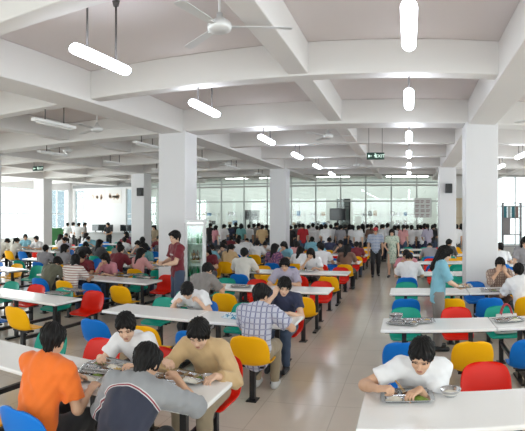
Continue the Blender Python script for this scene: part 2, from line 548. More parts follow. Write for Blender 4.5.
def new_chair():
    t = thing('canteen_chair', 'chair', 'chair')
    s = link('seat_shell', ME_SHELL, t)
    s.material_slots[0].link = 'OBJECT'
    MB().box((-.032, -.10, 0), (.032, -.04, .395), .004).obj('pedestal', M_black, parent=t)
    MB().box((-.15, -.13, .385), (.15, -.10, .408)).box((-.15, -.02, .385), (.15, .01, .408)).box((-.13, -.13, .385), (-.10, .01, .40)).box((.10, -.13, .385), (.13, .01, .40)).obj('seat_bracket', M_black, parent=t)
    MB().box((-.022, -.05, .255), (.022, .716, .305), .003).obj('arm', M_black, parent=t)
    MB().box((-.06, -.15, 0), (.06, .01, .012), .003).obj('foot', M_black, parent=t)
    return t


BLOCKS = {'C': ('centre', -1.40, -1, [-1.75, -2.43, -3.10, -3.80], 'aisle'),
          'L': ('left', -5.13, -1, [-5.20, -5.87, -6.54, -7.21], 'big pillar'),
          'M': ('far left', -8.75, -1, [-9.0, -9.75, -10.5], 'pillar side'),
          'N': ('outer left', -12.0, -1, [-12.3, -13.0, -13.7, -14.4], 'pillar side'),
          'R': ('right', -.34, 1, [-.05, .68, 1.31, 1.95, 2.55], 'aisle')}
ROW0, DROW = 3.59, 2.83
NROW = 7


def rowc(k): return ROW0 + DROW * k


def table_mesh(L):
    pass


ME_TABLES = {}


def make_table(L):
    t = thing('dining_table', 'table', 'table')
    mb = MB().box((-L / 2, -.35, .712), (L / 2, .35, .75), .012)
    mb.obj('tabletop', M_top, parent=t)
    MB().box((-L / 2 + .05, -.27, .69), (L / 2 - .05, -.24, .713)).box((-L / 2 + .05, .24, .69), (L / 2 - .05, .27, .713)).box((-L / 2 + .05, -.27, .69), (-L / 2 + .08, .27, .713)).box((L / 2 - .08, -.27, .69), (L / 2 - .05, .27, .713)).obj('underframe', M_black, parent=t)
    for s in (-1, 1):
        lg = MB().box((s * L * .30 - .028, -.028, 0), (s * L * .30 + .028, .028, .70), .003).obj('leg', M_black, parent=t)
        MB().box((s * L * .30 - .035, -.25, 0), (s * L * .30 + .035, .25, .03), .006).obj('foot_bar', M_black, parent=lg)
    return t


tproto = {}
TROW = ['front', 'second', 'third', 'fourth', 'fifth', 'sixth', 'last']


PILLARS = [(x, y) for x in (-17.3, -11.5, -5.15, 1.48) for y in (10.70, 20.1)]


def clear_of_pillars(x, y, hx, hy):
    return all(abs(x - a) > hx + .34 or abs(y - b) > hy + .34 for a, b in PILLARS)


def add_table(xc, L, k, b, idx):
    if not clear_of_pillars(xc, rowc(k), L / 2, .36): return
    key = round(L, 2)
    if key not in tproto: tproto[key] = t = make_table(L)
    else: t = dup(tproto[key], (0, 0, 0), 0)
    t.location = (xc, rowc(k), 0)
    which = {('C', 0): 'at the aisle end', ('C', 1): 'away from the aisle', ('R', 0): 'at the aisle end', ('R', 1): 'away from the aisle', ('R', 2): 'farthest from the aisle', ('L', 0): 'beside the pillar', ('L', 1): 'farther from the pillar'}.get((b, idx), ['nearer the pillar line', 'nearer the windows'][min(idx, 1)])
    t['label'] = f"long white table {which}, {BLOCKS[b][0]} block, {TROW[k]} row from the camera"
    t['group'] = 'white canteen tables'


for k in range(NROW):
    for i in range(2):
        add_table(-1.40 - 1.365 * (i + .5), 1.36, k, 'C', i)
        if k >= 1:
            add_table(-4.98 - 1.44 * (i + .5), 1.435, k, 'L', i)
        if k >= 2: add_table(-8.75 - 1.11 * (i + .5), 1.105, k, 'M', i)
        if k >= 4: add_table(-12.0 - 1.53 * (i + .5), 1.525, k, 'N', i)
    for i in range(2):
        L = 1.385 if i == 0 else 1.725
        xc = (-.34 + .695) if i == 0 else 1.05 + .8675
        add_table(xc, L, k, 'R', i)

# colours of the chairs: row -> (near side, far side), seats counted from the aisle or pillar outwards
rnd = random.Random(7)
CC = {('C', 0): ('ybyb', 'rrrg'), ('C', 1): ('ybyb', 'rgbg'), ('C', 2): ('yryg', 'ryrg'), ('C', 3): ('yryb', 'ryby'), ('C', 4): ('yryb', 'rbyb'), ('C', 5): ('yrby', 'rbry'),
      ('L', 1): ('ybyb', 'rgrg'), ('L', 2): ('ybyb', 'rgyr'), ('L', 3): ('ygyb', 'ygby'), ('L', 4): ('yrby', 'gbyr'),
      ('R', 0): ('bybyb', 'brgyb'), ('R', 1): ('bybyr', 'grgby'), ('R', 2): ('bybyr', 'ggbyb'), ('R', 3): ('bgbgb', 'grgbb'), ('R', 4): ('ybgyb', 'yrybg'),
      ('M', 2): ('rgyb', 'gybr'), ('M', 3): ('ybgy', 'bybg')}
SEATCOL = {}
for k in range(NROW):
    for b in BLOCKS:
        if b == 'L' and k == 0 or b == 'M' and k < 2 or b == 'N' and k < 4: continue
        cols = CC.get((b, k)) or tuple(''.join(rnd.choice('yyrgb') for _ in range(5)) for _ in range(2))
        for side in (0, 1):
            for i, x in enumerate(BLOCKS[b][3]):
                c = cols[side][i]
                y = rowc(k) + (-.76 if side == 0 else .76)
                if not clear_of_pillars(x, y, .24, .30): continue
                if chair0 is None: chair0 = t = new_chair()
                else: t = dup(chair0, (0, 0, 0), 0)
                for ch in t.children:
                    if ch.name.startswith('seat_shell'):
                        ch.material_slots[0].link = 'OBJECT'; ch.material_slots[0].material = CM[c]
                t.location = (x, y, 0); t.rotation_euler = (0, 0, (0 if side == 0 else PI) + rnd.uniform(-.03, .03))
                t['label'] = f"{CHAIR_COL[c][0]} plastic chair, {BLOCKS[b][0]} block, {TROW[k]} row, {'near' if side == 0 else 'far'} side, {ORD[i + 1]} from the {BLOCKS[b][4]}"
                t['group'] = 'moulded canteen chairs'
                SEATCOL[(b, k, side, i)] = t
# ================================================================ people: bodies grown as one smooth surface
def V3(*a): return np.array(a, float)
def nz(v): return v / max(1e-9, np.linalg.norm(v))


def rotm(yaw=0, pitch=0, roll=0):
    """columns: right, forward, up; pitch > 0 looks down, yaw > 0 turns to the left"""
    cy, sy, cp, sp, cr, sr = math.cos(yaw), math.sin(yaw), math.cos(pitch), math.sin(pitch), math.cos(roll), math.sin(roll)
    Z = np.array([[cy, -sy, 0], [sy, cy, 0], [0, 0, 1]]); X = np.array([[1, 0, 0], [0, cp, sp], [0, -sp, cp]]); Y = np.array([[cr, 0, sr], [0, 1, 0], [-sr, 0, cr]])
    return Z @ X @ Y


def cone(a, b, ra, rb, k=.03, flat=None, clips=(), op='u'):
    """flat = (axis, factor): thinner along that axis by the factor"""
    return dict(t='c', a=np.array(a, float), b=np.array(b, float), ra=ra, rb=rb, k=k, flat=flat, clips=clips, op=op)


def ell(c, r, R=None, k=.02, clips=(), op='u'):
    return dict(t='e', c=np.array(c, float), r=np.array(r, float), R=np.eye(3) if R is None else R, k=k, clips=clips, op=op)


def field(prims, lo, hi, vox, wrinkle=0., seed=0., strand=None, wfreq=1.):
    lo = np.array(lo, float); hi = np.array(hi, float)
    n = np.maximum(4, np.ceil((hi - lo) / vox).astype(int) + 1)
    ax = [lo[i] + vox * np.arange(n[i]) for i in range(3)]
    Fd = np.full(n, .5, np.float32)
    for p in prims:
        if p['t'] == 'c':
            rm = max(p['ra'], p['rb']); b0 = np.minimum(p['a'], p['b']) - rm; b1 = np.maximum(p['a'], p['b']) + rm
        else:
            rm = p['r'].max(); b0 = p['c'] - rm; b1 = p['c'] + rm
        m = p['k'] + 3 * vox + .01
        i0 = np.clip(np.floor((b0 - m - lo) / vox).astype(int), 0, n); i1 = np.clip(np.ceil((b1 + m - lo) / vox).astype(int) + 1, 0, n)
        if (i1 <= i0).any(): continue
        X = ax[0][i0[0]:i1[0], None, None]; Y = ax[1][None, i0[1]:i1[1], None]; Z = ax[2][None, None, i0[2]:i1[2]]
        if p['t'] == 'c':
            a, b = p['a'], p['b']
            px_, py_, pz_ = X - a[0], Y - a[1], Z - a[2]
            ba = b - a; sc = 1.0
            if p['flat'] is not None:
                u, f = p['flat']; g = 1 / f - 1
                du = px_ * u[0] + py_ * u[1] + pz_ * u[2]
                px_ = px_ + u[0] * du * g; py_ = py_ + u[1] * du * g; pz_ = pz_ + u[2] * du * g
                ba = ba + u * np.dot(ba, u) * g; sc = .5 + .5 * f
            L2 = max(1e-12, ba @ ba)
            t = np.clip((px_ * ba[0] + py_ * ba[1] + pz_ * ba[2]) / L2, 0, 1)
            d = np.sqrt((px_ - t * ba[0]) ** 2 + (py_ - t * ba[1]) ** 2 + (pz_ - t * ba[2]) ** 2) - (p['ra'] + t * (p['rb'] - p['ra']))
            d = d * sc
        else:
            R = p['R']; q = [X - p['c'][0], Y - p['c'][1], Z - p['c'][2]]
            l = [(q[0] * R[0, j] + q[1] * R[1, j] + q[2] * R[2, j]) / p['r'][j] for j in range(3)]
            k0 = np.sqrt(l[0] ** 2 + l[1] ** 2 + l[2] ** 2)
            k1 = np.sqrt(sum((l[j] / p['r'][j]) ** 2 for j in range(3)))
            d = k0 * (k0 - 1) / np.maximum(k1, 1e-6)
        for (c, nn) in p['clips']:
            d = np.maximum(d, (X - c[0]) * nn[0] + (Y - c[1]) * nn[1] + (Z - c[2]) * nn[2])
        S = Fd[i0[0]:i1[0], i0[1]:i1[1], i0[2]:i1[2]]
        k = p['k']
        if p['op'] == 'u':
            h = np.maximum(k - np.abs(S - d), 0) / k
            S[:] = np.minimum(S, d) - h * h * k * .25
        else:
            h = np.maximum(k - np.abs(S + d), 0) / k
            S[:] = np.maximum(S, -d) + h * h * k * .25
    if wrinkle:
        X = ax[0][:, None, None]; Y = ax[1][None, :, None]; Z = ax[2][None, None, :]
        s = seed; q = wfreq
        Nn = np.sin(q * (38 * X + 21 * Z) + s + 2.2 * np.sin(q * (17 * Y - 9 * Z) + s)) + .8 * np.sin(q * (-30 * Y + 44 * Z) + 1.7 * s + 1.8 * np.sin(q * 24 * X)) + .5 * np.sin(q * (70 * X - 52 * Z + 33 * Y) + s)
        Fd += (wrinkle * Nn).astype(np.float32)
    if strand is not None:
        c, R, amp = strand
        X = ax[0][:, None, None] - c[0]; Y = ax[1][None, :, None] - c[1]; Z = ax[2][None, None, :] - c[2]
        lx = X * R[0, 0] + Y * R[1, 0] + Z * R[2, 0]; ly = X * R[0, 1] + Y * R[1, 1] + Z * R[2, 1]; lz = X * R[0, 2] + Y * R[1, 2] + Z * R[2, 2]
        ang = np.arctan2(lx, ly + .02)
        Fd += (amp * (np.sin(17 * ang + 30 * lz + seed) + .6 * np.sin(29 * ang - 55 * lz + 2 * seed) + .4 * np.sin(90 * lx + 70 * lz))).astype(np.float32)
    return Fd, lo, vox


def surface(Fd, lo, vox):
    """surface nets: one vertex per crossed cell, one quad per crossed edge"""
    ins = Fd < 0
    nx, ny, nzz = Fd.shape
    cnt = np.zeros((nx - 1, ny - 1, nzz - 1), np.int16); pos = np.zeros((3, nx - 1, ny - 1, nzz - 1), np.float32)
    sl = lambda o, n: slice(o, n - 1 + o)
    for axis in range(3):
        o1, o2 = [i for i in range(3) if i != axis]
        for s1 in (0, 1):
            for s2 in (0, 1):
                off = [0, 0, 0]; off[o1] = s1; off[o2] = s2
                A = Fd[sl(off[0], nx), sl(off[1], ny), sl(off[2], nzz)]
                off2 = list(off); off2[axis] = 1
                B = Fd[sl(off2[0], nx), sl(off2[1], ny), sl(off2[2], nzz)]
                cr = (A < 0) != (B < 0)
                t = np.where(cr, A / np.where(cr, A - B, 1), 0)
                cnt += cr
                pos[axis] += t
                pos[o1] += cr * s1; pos[o2] += cr * s2
    act = cnt > 0
    idx = np.full(act.shape, -1, np.int64); idx[act] = np.arange(act.sum())
    I = np.argwhere(act)
    P = np.stack([pos[j][act] / cnt[act] for j in range(3)], 1)
    verts = lo + vox * (I + P)
    quads = []
    for axis in range(3):
        o1, o2 = [(1, 2), (2, 0), (0, 1)][axis]
        s0 = [slice(None)] * 3; s0[axis] = slice(0, -1); s1 = [slice(None)] * 3; s1[axis] = slice(1, None)
        A = ins[tuple(s0)]; B = ins[tuple(s1)]
        C = np.argwhere(A != B)
        if not len(C): continue
        C = C[(C[:, o1] > 0) & (C[:, o2] > 0) & (C[:, o1] < Fd.shape[o1] - 1) & (C[:, o2] < Fd.shape[o2] - 1)]
        fl = A[tuple(C.T)]
        def at(d1, d2):
            D = C.copy(); D[:, o1] -= d1; D[:, o2] -= d2
            return idx[tuple(D.T)]
        q = np.stack([at(1, 1), at(0, 1), at(0, 0), at(1, 0)], 1)
        q[~fl] = q[~fl][:, ::-1]
        quads.append(q)
    quads = np.concatenate(quads) if quads else np.zeros((0, 4), int)
    return verts, quads


def bounds(prims, pad):
    lo = np.full(3, 9.); hi = np.full(3, -9.)
    for p in prims:
        if p['op'] != 'u': continue
        if p['t'] == 'c':
            r = max(p['ra'], p['rb']); lo = np.minimum(lo, np.minimum(p['a'], p['b']) - r); hi = np.maximum(hi, np.maximum(p['a'], p['b']) + r)
        else:
            e = np.sqrt(((p['R'] * p['r']) ** 2).sum(1)); lo = np.minimum(lo, p['c'] - e); hi = np.maximum(hi, p['c'] + e)
    return lo - pad, hi + pad


def to_mesh(name, pieces, matfn=None, nm=1):
    vs, qs, o = [], [], 0
    for v, q in pieces:
        if not len(v): continue
        vs.append(v); qs.append(q + o); o += len(v)
    v = np.concatenate(vs); q = np.concatenate(qs)
    me = bpy.data.meshes.new(name)
    me.vertices.add(len(v)); me.vertices.foreach_set('co', v.astype(np.float32).ravel())
    me.loops.add(len(q) * 4); me.loops.foreach_set('vertex_index', q.astype(np.int32).ravel())
    me.polygons.add(len(q)); me.polygons.foreach_set('loop_start', np.arange(0, len(q) * 4, 4, dtype=np.int32))
    for i in range(nm): me.materials.append(None)
    if matfn is not None:
        me.polygons.foreach_set('material_index', matfn(v[q].mean(1)).astype(np.int32))
    me.update(calc_edges=True)
    me.polygons.foreach_set('use_smooth', np.ones(len(q), bool))
    me.validate()
    return me


def ik(S, W, a, b, pole):
    d = W - S; L = np.linalg.norm(d)
    if L > (a + b) * .995: W = S + d / L * (a + b) * .995; d = W - S; L = np.linalg.norm(d)
    u = d / L
    x = (a * a - b * b + L * L) / (2 * L); h = math.sqrt(max(0, a * a - x * x))
    p = pole - u * (pole @ u)
    return S + u * x + nz(p) * h, W


def hand_prims(W, f, n, side, curl, pinch=0.):
    """wrist point, finger direction, palm-facing direction, side (+1 right, -1 left)"""
    f = nz(f); n = nz(n - f * (n @ f)); th = np.cross(f, n) * side
    P = []
    for i, (off, ln) in enumerate([(.029, .067), (.010, .075), (-.010, .069), (-.028, .054)]):
        K = W + f * (.082 - .006 * abs(i - 1)) + th * off
        P.append(cone(W + f * .008 + th * off * .55, K, .0155, .0125, .008))
        cu = curl * (1 + .12 * i) + (pinch if i < 2 else 0)
        d = f; a = 0.; p0 = K
        for (frac, da, r0, r1) in ((.46, .95, .0095, .0088), (.30, 1.15, .0088, .0080), (.24, .75, .0080, .0070)):
            a += da * cu
            d = f * math.cos(a) + n * math.sin(a)
            p1 = p0 + d * ln * frac
            P.append(cone(p0, p1, r0, r1, .004)); p0 = p1
    b0 = W + f * .022 + th * .024
    d1 = nz(f * .62 + th * (.75 - .4 * curl) + n * (.25 + .5 * curl)); d2 = nz(f * .9 + th * (.25 - .5 * curl) + n * (.15 + .5 * curl))
    P.append(cone(W + f * .012 + th * .012, b0 + d1 * .028, .016, .0125, .008)); P.append(cone(b0 + d1 * .028, b0 + d1 * .034 + d2 * .036, .0105, .0085, .004))
    return P


HAIRS = {}


def head_prims(c, R, female=False):
    T = lambda x, y, z: c + R @ V3(x, y, z)
    j = .92 if female else 1.
    P = [ell(T(0, -.012, .035), (.074, .094, .092), R, .02), ell(T(0, .028, -.034), (.058 * j, .058, .076), R, .03), ell(T(0, .060, -.083), (.027 * j, .022, .022), R, .025),
         ell(T(.036, .052, -.022), (.026, .028, .030), R, .02), ell(T(-.036, .052, -.022), (.026, .028, .030), R, .02),
         cone(T(-.040, .074, .034), T(.040, .074, .034), .016, .016, .016),
         cone(T(0, .086, .016), T(0, .104, -.017), .008, .0125, .010), cone(T(-.012, .093, -.022), T(.012, .093, -.022), .008, .008, .006),
         ell(T(.031, .098, .012), (.017, .013, .010), R, .008, op='s'), ell(T(-.031, .098, .012), (.017, .013, .010), R, .008, op='s'),
         cone(T(-.017, .083, -.048), T(.017, .083, -.048), .0085, .0085, .008), cone(T(-.013, .083, -.060), T(.013, .083, -.060), .0085, .0085, .006)]
    for s in (-1, 1):
        P.append(ell(T(s * .077, -.008, -.004), (.009, .020, .031), R @ rotm(yaw=-s * .3), .008))
    return P


def face_mats(c, R):
    def fn(P):
        L = (P - c) @ R
        m = np.zeros(len(P), int)
        for s in (-1, 1):
            m[(((L - V3(s * .031, .086, .012)) / V3(.016, .03, .0062)) ** 2).sum(1) < 1] = 1
            m[(((L - V3(s * .033, .090, .034)) / V3(.021, .03, .0048)) ** 2).sum(1) < 1] = 1
        m[(((L - V3(0, .092, -.053)) / V3(.022, .02, .0095)) ** 2).sum(1) < 1] = 2
        return m
    return fn


def hair_mesh(c, R, style, vox, seed):
    T = lambda x, y, z: c + R @ V3(x, y, z)
    up = R[:, 2]; fw = R[:, 1]
    face = ell(T(0, .125, -.038), (.072, .088, .118), R, .010, op='s')
    P = [ell(T(0, -.018, .046), (.094, .114, .105), R, .02, clips=((T(0, 0, -.045), -up),))]
    if style == 'short':
        P += [cone(T(-.045, .075, .085), T(.045, .07, .085), .030, .028, .03), cone(T(0, -.07, .02), T(0, -.072, -.05), .05, .035, .03)]
        P.append(face)
    elif style == 'fringe':
        P += [cone(T(-.05, .066, .085), T(.05, .070, .078), .034, .030, .03), cone(T(0, -.07, .02), T(0, -.075, -.065), .055, .04, .03), cone(T(.075, .0, .02), T(.075, .0, -.02), .022, .016, .02), cone(T(-.075, .0, .02), T(-.075, .0, -.02), .022, .016, .02)]
        P.append(ell(T(.010, .125, -.042), (.071, .088, .112), R, .012, op='s'))
    elif style == 'crop':
        P = [ell(T(0, -.014, .042), (.083, .102, .094), R, .02, clips=((T(0, 0, -.03), -up),)), cone(T(-.035, .07, .088), T(.035, .07, .088), .020, .020, .03), face]
    elif style == 'bob':
        P += [cone(T(s * .070, -.02, .03), T(s * .078, .0, -.10), .040, .030, .03) for s in (-1, 1)] + [cone(T(0, -.07, .03), T(0, -.078, -.11), .065, .05, .04), cone(T(-.045, .075, .08), T(.045, .075, .08), .032, .032, .03)]
        P.append(ell(T(0, .125, -.060), (.064, .095, .110), R, .012, op='s'))
    elif style == 'long':
        P += [cone(T(s * .068, -.03, .03), T(s * .075, -.045, -.20), .042, .034, .04) for s in (-1, 1)] + [cone(T(0, -.07, .03), T(0, -.10, -.27), .070, .055, .04), cone(T(-.045, .072, .085), T(.045, .072, .085), .030, .030, .03)]
        P.append(ell(T(0, .125, -.050), (.066, .095, .108), R, .012, op='s'))
    elif style == 'tail':
        P += [cone(T(0, -.10, .07), T(0, -.15, .03), .028, .036, .02), cone(T(0, -.15, .03), T(0, -.14, -.17), .040, .016, .03), cone(T(-.045, .07, .085), T(.045, .07, .085), .028, .028, .03), face]
    P[-1]['r'] = P[-1]['r'] if P[-1]['op'] == 's' else P[-1]['r']
    lo, hi = bounds(P, .02)
    return to_mesh('hair', [surface(*field(P, lo, hi, vox, strand=(c, R, .0048 if vox < .008 else .003), seed=seed))])


class Figure:
    """joints and surfaces of one posed person; local frame: x right, y forward, z up, origin on the floor below the seat"""
    def __init__(s, sit=True, lean=.3, side=0., twist=0., head=(0, .3, 0), rh=None, lh=None, rpole=None, lpole=None, rhand=None, lhand=None, female=False,
                 sleeve=.55, collar=False, dress=False, legs=None, shw=None, hunch=1.0, fine=False, fat=1.0, hem=.10, name='p', loose=0.0):
        s.fine, s.female = fine, female
        s.vb, s.vh, s.vd, s.vc = (.0095, .0058, .0046, .0085) if fine else (.016, .0095, .0066, .014)
        sh = shw or (.165 if female else .185)
        zb = .555 if sit else .935
        P0 = V3(0, -.03 if sit else 0, zb)
        def d(a, sd): return nz(V3(math.sin(sd), math.sin(a) * math.cos(sd), math.cos(a) * math.cos(sd)))
        d1, d2, d3 = d(lean * .6, side * .6), d(lean, side), d(lean * (1 + .25 * hunch), side)
        P1 = P0 + .15 * d1; P2 = P1 + .185 * d2; N = P2 + .150 * d3
        rt = nz(V3(math.cos(twist), math.sin(twist), 0)); rt = nz(rt - d3 * (rt @ d3)); fr = nz(np.cross(d3, rt))
        fr1 = nz(np.cross(d1, V3(1, 0, 0)))
        s.N, s.fr, s.d3, s.rt = N, fr, d3, rt
        S = {1: N - d3 * .045 + rt * sh, -1: N - d3 * .045 - rt * sh}
        R = rotm(head[0] + twist, head[1], head[2] if len(head) > 2 else 0)
        hc = N + d3 * .055 + R[:, 2] * .085 + R[:, 1] * .025
        s.hc, s.R = hc, R
        g = fat * (.93 if female else 1.)
        # limbs
        W = {1: rh, -1: lh}; pole = {1: rpole, -1: lpole}; hd = {1: rhand, -1: lhand}
        s.arm = {}
        for k in (1, -1):
            w_ = V3(k * .20, .46, .80) if W[k] is None and sit else (V3(k * .25, .03, .80) if W[k] is None else V3(*W[k]))
            po = V3(k * .6, -.35, -.8) if pole[k] is None else V3(*pole[k])
            E, w_ = ik(S[k], w_, .285, .245, po)
            h = hd[k] or dict()
            f = V3(*h['f']) if 'f' in h else nz(w_ - E) + V3(0, 0, -.15)
            n = V3(*h['n']) if 'n' in h else (V3(0, 0, -1) if sit else V3(-k, 0, 0))
            s.arm[k] = (S[k], E, w_, f, n, h.get('curl', .45))
        if legs is None:
            legs = {k: (V3(k * .095, .02, .53), V3(k * .115, .44, .515), V3(k * .115, .40, .085), V3(0, 1, 0)) for k in (1, -1)} if sit else \
                   {k: (V3(k * .09, 0, .90), V3(k * .10, .02, .48), V3(k * .105, -.01, .085), nz(V3(k * .2, 1, 0))) for k in (1, -1)}
        s.legs = legs
        fl1 = (fr1, .74); fl = (fr, .68)
        torso = [(P0 - d1 * .01, P1, .132 * g, .118 * g, fl1), (P1, P2, .120 * g, .137 * g, fl), (P2, N - d3 * .055, .138 * g, .098 * g, fl)]
        nk = cone(N - d3 * .03, hc + R @ V3(0, -.022, -.035), .056 if not female else .048, .050 if not female else .043, .03)
        def limbs(ex=0., sl=None):
            out = []
            for k in (1, -1):
                A, E, w_, f, n, cu = s.arm[k]
                c0 = 1.0 if not female else .86
                if sl is None:
                    out += [cone(A, E, .050 * c0, .040 * c0, .03), cone(E, w_ , .040 * c0, .0265 * c0, .02), cone(E + (w_ - E) * .1, E + (w_ - E) * .4, .040 * c0, .039 * c0, .02)]
                elif sl <= 1:
                    cut = A + (E - A) * sl
                    out.append(cone(A, E, .052 * c0 + ex, .044 * c0 + ex * 1.25, .03, clips=((cut, nz(E - A)),)))
                else:
                    cut = E + (w_ - E) * (sl - 1)
                    out += [cone(A, E, .052 * c0 + ex, .043 * c0 + ex, .03), cone(E, w_, .043 * c0 + ex, .030 * c0 + ex, .03, clips=((cut, nz(w_ - E)),))]
            return out
        body = [cone(a, b, ra, rb, .04, f_) for a, b, ra, rb, f_ in torso] + [cone(S[1] - rt * .03, S[-1] + rt * .03, .056, .056, .05), nk, cone(N - d3 * .05 - rt * .09, N + d3 * .02, .035, .03, .04), cone(N - d3 * .05 + rt * .09, N + d3 * .02, .035, .03, .04)] + limbs()
        feet = {}
        for k in (1, -1):
            H, K, A, dr = legs[k]
            body += [cone(H, K, .088 * g, .058, .04), cone(K, A, .056, .036, .03), cone(K + (A - K) * .15, K + (A - K) * .4, .056, .054, .03), cone(A + V3(0, 0, -.035), A + dr * .13 + V3(0, 0, -.055), .036, .026, .02)]
        hp = head_prims(hc, R, female)
        pieces = []
        lo, hi = bounds(body, .03)
        pieces.append(surface(*field(body, lo, hi, s.vb)))
        hl = hp + [nk]
        lo, hi = bounds(hp, .02)
        pieces.append(surface(*field(hl, lo, hi, s.vh)))
        for k in (1, -1):
            A, E, w_, f, n, cu = s.arm[k]
            c0 = 1.0 if not female else .86
            hpz = hand_prims(w_, f, n, k, cu)
            lo, hi = bounds(hpz, .012)
            pieces.append(surface(*field(hpz + [cone(E, w_, .040 * c0, .0265 * c0, .012)], lo, hi, s.vd)))
        s.body = to_mesh('body', pieces, face_mats(hc, R), 3)
        # shirt
        e = .015 + loose
        hemc = P0 - d1 * hem
        sh_pr = [cone(a, b, ra + e + .004, rb + e + .004, .045, f_) for a, b, ra, rb, f_ in torso]
        sh_pr += [cone(P0 - d1 * (hem + .12), P0, .140 * g + e, .136 * g + e, .03, fl1, clips=((hemc, -d1),))] if not sit else [cone(P0 - d1 * .06, P0, .136 * g + e, .136 * g + e, .03, fl1)]
        if dress:
            sh_pr += [cone(P0 - V3(0, 0, .50), P0, .20, .135, .05, (V3(0, 1, 0), .8), clips=((P0 - V3(0, 0, .46), V3(0, 0, -1)),))]
        sh_pr += [cone(S[1] - rt * .02, S[-1] + rt * .02, .056 + e, .056 + e, .05), cone(N - d3 * .06 - rt * .09, N - d3 * .005, .045 + e, .036 + e, .04), cone(N - d3 * .06 + rt * .09, N - d3 * .005, .045 + e, .036 + e, .04)]
        for p in sh_pr[-2:]: p['clips'] = ((N + d3 * .022 - fr * .0, nz(d3 + fr * .35)),)
        sh_pr += limbs(e, sleeve)
        if collar: sh_pr.append(cone(N - d3 * .01 - fr * .008, N + d3 * .045 - fr * .004, .078, .064, .012, clips=((N + d3 * .040 + fr * .01, nz(d3 + fr * .55)),)))
        lo, hi = bounds(sh_pr, .03)
        s.shirt = to_mesh('shirt', [surface(*field(sh_pr, lo, hi, s.vc, wrinkle=.0036 if fine else .0026, seed=hash_(name), wfreq=1.15))])
        # trousers, shoes
        tr = [cone(P0 - d1 * .01, P0 + d1 * .05, .132 * g + .010, .122 * g + .010, .04, fl1)]
        s.shoes = []
        for k in (1, -1):
            H, K, A, dr = legs[k]
            tr += [cone(H, K, .088 * g + .014, .060 + .016, .04), cone(K, A, .060 + .016, .054, .03, clips=((A + V3(0, 0, .0), nz(A - K)),))]
            sp = [cone(A + dr * -.035 + V3(0, 0, -.043), A + dr * .15 + V3(0, 0, -.050), .045, .036, .03, clips=((V3(0, 0, A[2] - .083), V3(0, 0, -1)),)), cone(A + V3(0, 0, -.03), A + V3(0, 0, .005), .046, .044, .02, clips=((A + V3(0, 0, .01), V3(0, 0, 1)),))]
            lo, hi = bounds(sp, .02)
            s.shoes.append(to_mesh('shoe', [surface(*field(sp, lo, hi, .009 if fine else .014))]))
        lo, hi = bounds(tr, .03)
        s.trousers = None if dress else to_mesh('trousers', [surface(*field(tr, lo, hi, s.vc + .002, wrinkle=.002, seed=3.1))])
        s._hair = {}

    def hair(s, style):
        if style not in s._hair: s._hair[style] = hair_mesh(s.hc, s.R, style, .0058 if s.fine else .0095, 1.3 + len(s._hair))
        return s._hair[style]


def hash_(t): return (sum(ord(c) * (i + 3) for i, c in enumerate(t)) % 997) / 50.0


M_skins = [mat('skin_tan', (.60, .36, .235), .5, noise=.06, nscale=20), mat('skin_light', (.70, .45, .32), .5, noise=.05, nscale=20), mat('skin_brown', (.50, .28, .17), .5, noise=.06, nscale=20)]
M_brow = mat('brow_dark', (.02, .014, .012), .5)
M_lip = mat('lips', (.46, .19, .15), .45)
M_hair = mat('black_hair', (.006, .005, .005), .6, spec=.25)
M_hair2 = mat('dark_brown_hair', (.022, .014, .011), .42, spec=.4)
M_shoe = mat('dark_shoe', (.03, .03, .032), .5)
M_shoew = mat('white_shoe', (.6, .6, .6), .5)
CLOTH = {n: mat('cloth_' + n, c, .85, noise=.07, nscale=14, sheen=.15) for n, c in dict(
    white=(.78, .78, .80), cream=(.66, .64, .58), grey=(.30, .29, .31), darkgrey=(.075, .075, .082), black=(.018, .018, .022), red=(.42, .018, .025), maroon=(.16, .012, .022), orange=(.80, .16, .015),
    navy=(.025, .032, .075), beige=(.58, .40, .21), pink=(.68, .33, .33), lightblue=(.20, .45, .56), blue=(.06, .16, .42), teal=(.13, .33, .33), lavender=(.40, .37, .47), purple=(.14, .05, .13), brown=(.16, .085, .06),
    green=(.10, .22, .12), olive=(.13, .13, .09), khaki=(.34, .27, .18), denim=(.05, .075, .13), taupe=(.23, .21, .20), rose=(.55, .22, .26)).items()}
CLOTH['striped'] = stripes('cloth_striped', (.70, .66, .62), (.33, .16, .14), 2, .05, .36)
CLOTH['plaid'] = stripes('cloth_plaid', (.50, .51, .60), (.17, .18, .30), 0, .062, .26, (2, .062, .22, (.27, .27, .38)))
CLOTH['checked'] = stripes('cloth_checked', (.44, .34, .27), (.22, .13, .10), 0, .045, .4, (2, .05, .4, (.28, .18, .14)))
CLOTH['bluecheck'] = stripes('cloth_bluecheck', (.28, .36, .50), (.12, .16, .28), 0, .05, .4, (2, .05, .4, (.5, .52, .58)))
CLOTH['floral'] = prints('cloth_floral', (.55, .62, .52), (.30, .42, .34), 22.)
CLOTH['purplefloral'] = prints('cloth_purplefloral', (.12, .05, .14), (.40, .16, .22), 24.)
NAME_OF = dict(darkgrey='dark grey', lightblue='light blue', plaid='pale blue plaid', striped='striped', checked='brown checked', bluecheck='blue checked', floral='pale green floral', purplefloral='purple printed', taupe='grey brown')


